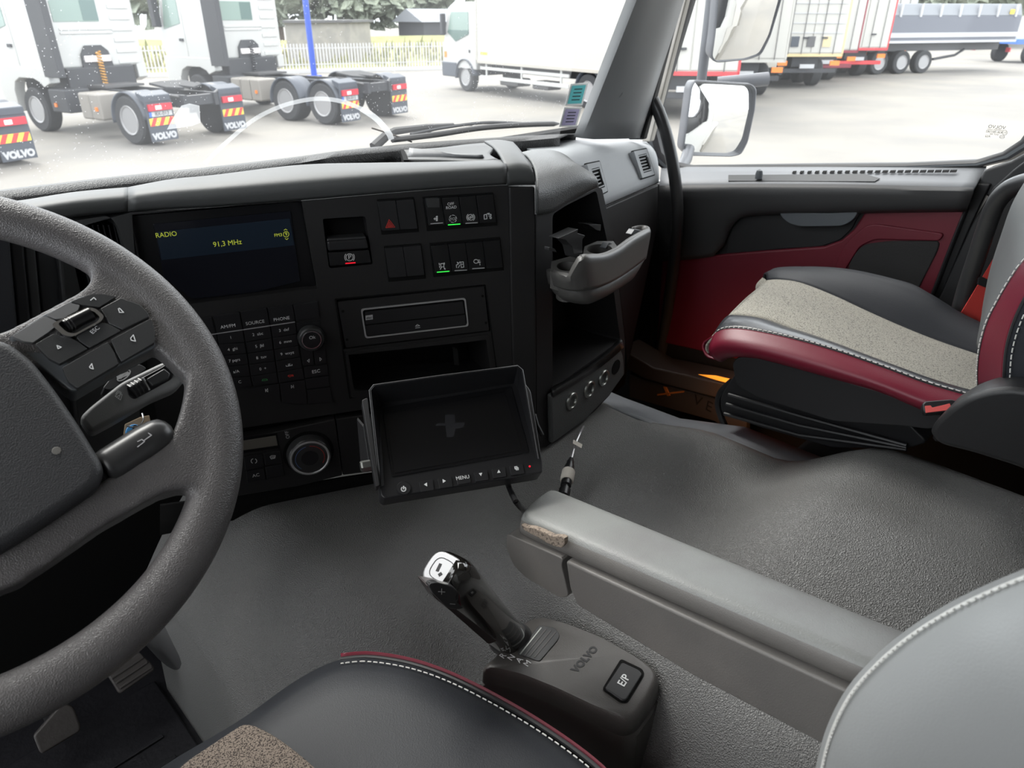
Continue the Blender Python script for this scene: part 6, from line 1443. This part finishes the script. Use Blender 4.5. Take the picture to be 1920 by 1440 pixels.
# long grass tufts in front edge of the field
mb = MB()
for k in range(700):
    t = random.random(); p = fa + fdir * (t * 34 - 8) + fnrm * (1 + random.random() * 9); p.z = G0 + .1 + (p - fa).dot(fnrm) / 17
    h = .35 + random.random() * .4; a = random.random() * 3; dx = V((math.cos(a), math.sin(a), 0)) * .16
    b = len(mb.v); mb.v += [p - dx, p + dx, p + V((random.random() * .3, 0, h))]; mb.f.append((b, b + 1, b + 2))
g_ = mb.build('long_grass', m_grass, None); tag(g_, 'dry yellow green long grass beyond the white fence', 'grass', kind='stuff')
m_leaf = M('misty_green_foliage', (.33, .37, .29), .9, mott=(1.2, (.38, .42, .34), .4, .65), bump=('n', 3, 1, .3)); m_bark = M('grey_bark', (.14, .11, .09), .9)  # leaf colours paled to paint in the distance haze
def tree(x, y, h, r, label, name='broadleaf_tree'):
    t = thing(name, label, 'tree', (x, y, G0), 'trees beyond the fence', local=True)
    MB().tube([V((0, 0, 0)), V((.1, 0, h * .5)), V((0, .1, h * .8))], [.25, .2, .1], 8).build('trunk', m_bark, t)
    mb = MB()
    for k in range(1600):
        a, b_, q = random.random() * 6.28, math.acos(2 * random.random() - 1), random.random() ** .35
        c = V((r * q * math.sin(b_) * math.cos(a), r * q * math.sin(b_) * math.sin(a), h * .62 + h * .4 * q * math.cos(b_)))
        c += V((math.sin(a * 5) * r * .1, 0, math.cos(a * 4) * r * .1)); s_ = .45 + .4 * random.random()
        u_ = V((random.uniform(-1, 1), random.uniform(-1, 1), random.uniform(-1, 1))).normalized(); v_ = u_.orthogonal().normalized()
        i = len(mb.v); mb.v += [c - u_ * s_, c + v_ * s_ * .7, c + u_ * s_, c - v_ * s_ * .7]; mb.f.append((i, i + 1, i + 2, i + 3))
    mb.lathe(V((0, 0, h * .62)), Z_, [(r * .85 * math.sin(math.radians(a_)), -h * .34 * math.cos(math.radians(a_))) for a_ in range(0, 181, 20)], 16)
    mb.build('crown', m_leaf, t)['kind'] = 'stuff'
for k, (x, y, h, r, lb) in enumerate(((34, 62, 8.5, 5, 'broad hazy green tree above the concrete hut'), (41, 60, 7, 4.5, 'rounded tree to the right of the blue pole'), (50, 63, 9, 4.5, 'bushy tree above the yellow field'), (26, 66, 9, 5, 'hazy tree between the two tractor cabs'),
                                      (54, 54, 7, 4.5, 'dark rounded tree behind the lorry cab'), (84, 27, 10, 5, 'green tree above the crane lorry'), (78, 20, 8, 5, 'lower green tree at the far right edge'), (88, 20, 9, 5, 'green tree behind the crane arm'))):
    tree(x, y, h, r, lb)
hs = thing('far_house', 'low house with pale grey roof beside the lorry mirror', 'house', (44, 54, G0))
MB().bx(42, 47, 52.5, 56, G0, G0 + 1.9).build('walls', m_chassis, hs); MB().prism([V((41.6, 52.2, G0 + 1.9)), V((41.6, 56.4, G0 + 1.9)), V((41.6, 54.3, G0 + 2.9))], V((5.8, 0, 0))).build('roof', m_tipl, hs)
sg = thing('pink_sign', 'small pink and white sign on posts behind the fence', 'sign', (12.2, 38.5, G0))
MB().bx(11.6, 12.9, 38.5, 38.54, G0 + 1.45, G0 + 2.0).build('board', M('pink_sign_paint', (.65, .12, .28), .5), sg, bevel=.01); MB().bx(11.9, 12.6, 38.49, 38.5, G0 + 1.6, G0 + 1.7).build('white_band', m_plate, sg)
MB().bx(11.8, 11.86, 38.54, 38.6, G0, G0 + 1.9).bx(12.6, 12.66, 38.54, 38.6, G0, G0 + 1.9).build('post', m_rim, sg)

# ================================================================== WIPER AND DOOR MIRRORS
def beyond(px, py, k=.02): return onglass(px, py, -k)
wp = thing('windscreen_wiper', 'black windscreen wiper resting along the bottom of the glass', 'wiper', onglass(720, 265, -.03))
MB().tube([beyond(700, 276, .03), beyond(722, 256, .04), beyond(740, 246, .04), beyond(800, 238, .035), beyond(850, 235, .03)], [.010, .010, .008, .006, .005], 8).build('wiper_arm', m_key, wp)
MB().tube(spline([beyond(735, 262, .012), beyond(820, 252, .012), beyond(900, 240, .012), beyond(980, 234, .012), beyond(1048, 232, .012)], 20), [.006] * 19 + [.002], 8).build('wiper_blade', m_rubber, wp)
MB().tube(spline([beyond(770, 252, .02), beyond(830, 240, .025), beyond(910, 230, .025), beyond(985, 232, .02)], 14), .0035, 6).build('blade_frame', m_chassis, wp)
MB().tube(spline([beyond(802, 248, .03), beyond(822, 240, .03), beyond(850, 235, .03), beyond(885, 234, .03)], 12), .0025, 6).build('washer_hose', m_rim, wp)
MB().tube([beyond(697, 240, .01), beyond(735, 252, .01), beyond(772, 266, .01)], .0016, 6).build('twig', m_bark, wp)
def mirror(name, label, pts, x, tgt, R, houspts, depth=.08):
    c_px = (sum(p[0] for p in pts) / len(pts), sum(p[1] for p in pts) / len(pts)); c = PX(*c_px, x)
    nrm = ((-c).normalized() + V(tgt).normalized()).normalized()
    mp = PL(c, nrm, V((0, 0, 1)).cross(nrm)); mp = PL(c, nrm, RT)
    t = thing(name, label, 'mirror', c - V((0, 0, .1)))
    q = [V(mp.l(*p)) for p in pts]; a = sum(q[i].x * q[(i + 1) % len(q)].y - q[(i + 1) % len(q)].x * q[i].y for i in range(len(q)))
    if a < 0: q = q[::-1]
    q = [V(p) for p in rnd(q, .012)]
    n = len(q); vs = [mp.pt(0, 0, .006)]; fs = []
    for k in range(1, 9):
        for p in q: pp = p * (k / 8); vs.append(mp.pt(pp.x, pp.y, .006 - (pp.length_squared) / (2 * R)))
    for i in range(n): fs.append((0, 1 + i, 1 + (i + 1) % n))
    for k in range(7):
        for i in range(n): j = (i + 1) % n; fs.append((1 + k * n + i, 1 + (k + 1) * n + i, 1 + (k + 1) * n + j, 1 + k * n + j))
    mk('mirror_glass', vs, fs, m_mirror, t, smooth=True, ang=80)
    def rg(k, o): return [mp.pt(p.x * k, p.y * k, o) for p in q]
    MB().loft([rg(1.0, -.02), rg(1.0, .002), rg(1.012, .009), rg(1.035, .008), rg(1.045, -.005), rg(1.02, -depth * .5), rg(.7, -depth)]).build('housing', m_mirhouse, t, smooth=True, ang=70)
    return t, mp
mu, _ = mirror('door_mirror', 'tall upper door mirror with dark frame, cut off by the top edge', [(1352, -70), (1474, -70), (1462, -5), (1441, 66), (1424, 100), (1398, 109), (1342, 114), (1334, 104), (1340, 60)], 2.12, (.0, -1, -.38), 1.6, None)
ml, _ = mirror('door_mirror', 'square lower wide-angle door mirror showing the white cab side', [(1302, 153), (1405, 159), (1414, 168), (1411, 205), (1398, 265), (1386, 287), (1368, 291), (1292, 289), (1281, 277), (1288, 225), (1296, 165)], 2.12, (.0, -1, -.12), .60, None)
mp_ = thing('mirror_bracket', 'grey tubular bracket carrying both door mirrors', 'bracket', PX(1300, 290, 2.0))
MB().tube([PX(1340, -60, 2.16), PX(1326, 60, 2.16), PX(1314, 160, 2.16), PX(1304, 230, 2.18)], .016, 12).build('upright_tube', m_mirhouse, mp_, smooth=True)
MB().tube([PX(1300, 250, 2.16), PX(1286, 300, 1.98), PX(1276, 318, 1.88)], .018, 10).build('lower_bracket', m_mirhouse, mp_, smooth=True)
MB().tube([PX(1345, 157, 2.3), PX(1390, 153, 2.34), PX(1440, 148, 2.40)], .022, 10).build('side_tube', m_mirhouse, mp_, smooth=True)
for o in list(S.objects):
    if o.type == 'EMPTY' and not any(c.parent == o for c in S.objects): bpy.data.objects.remove(o)
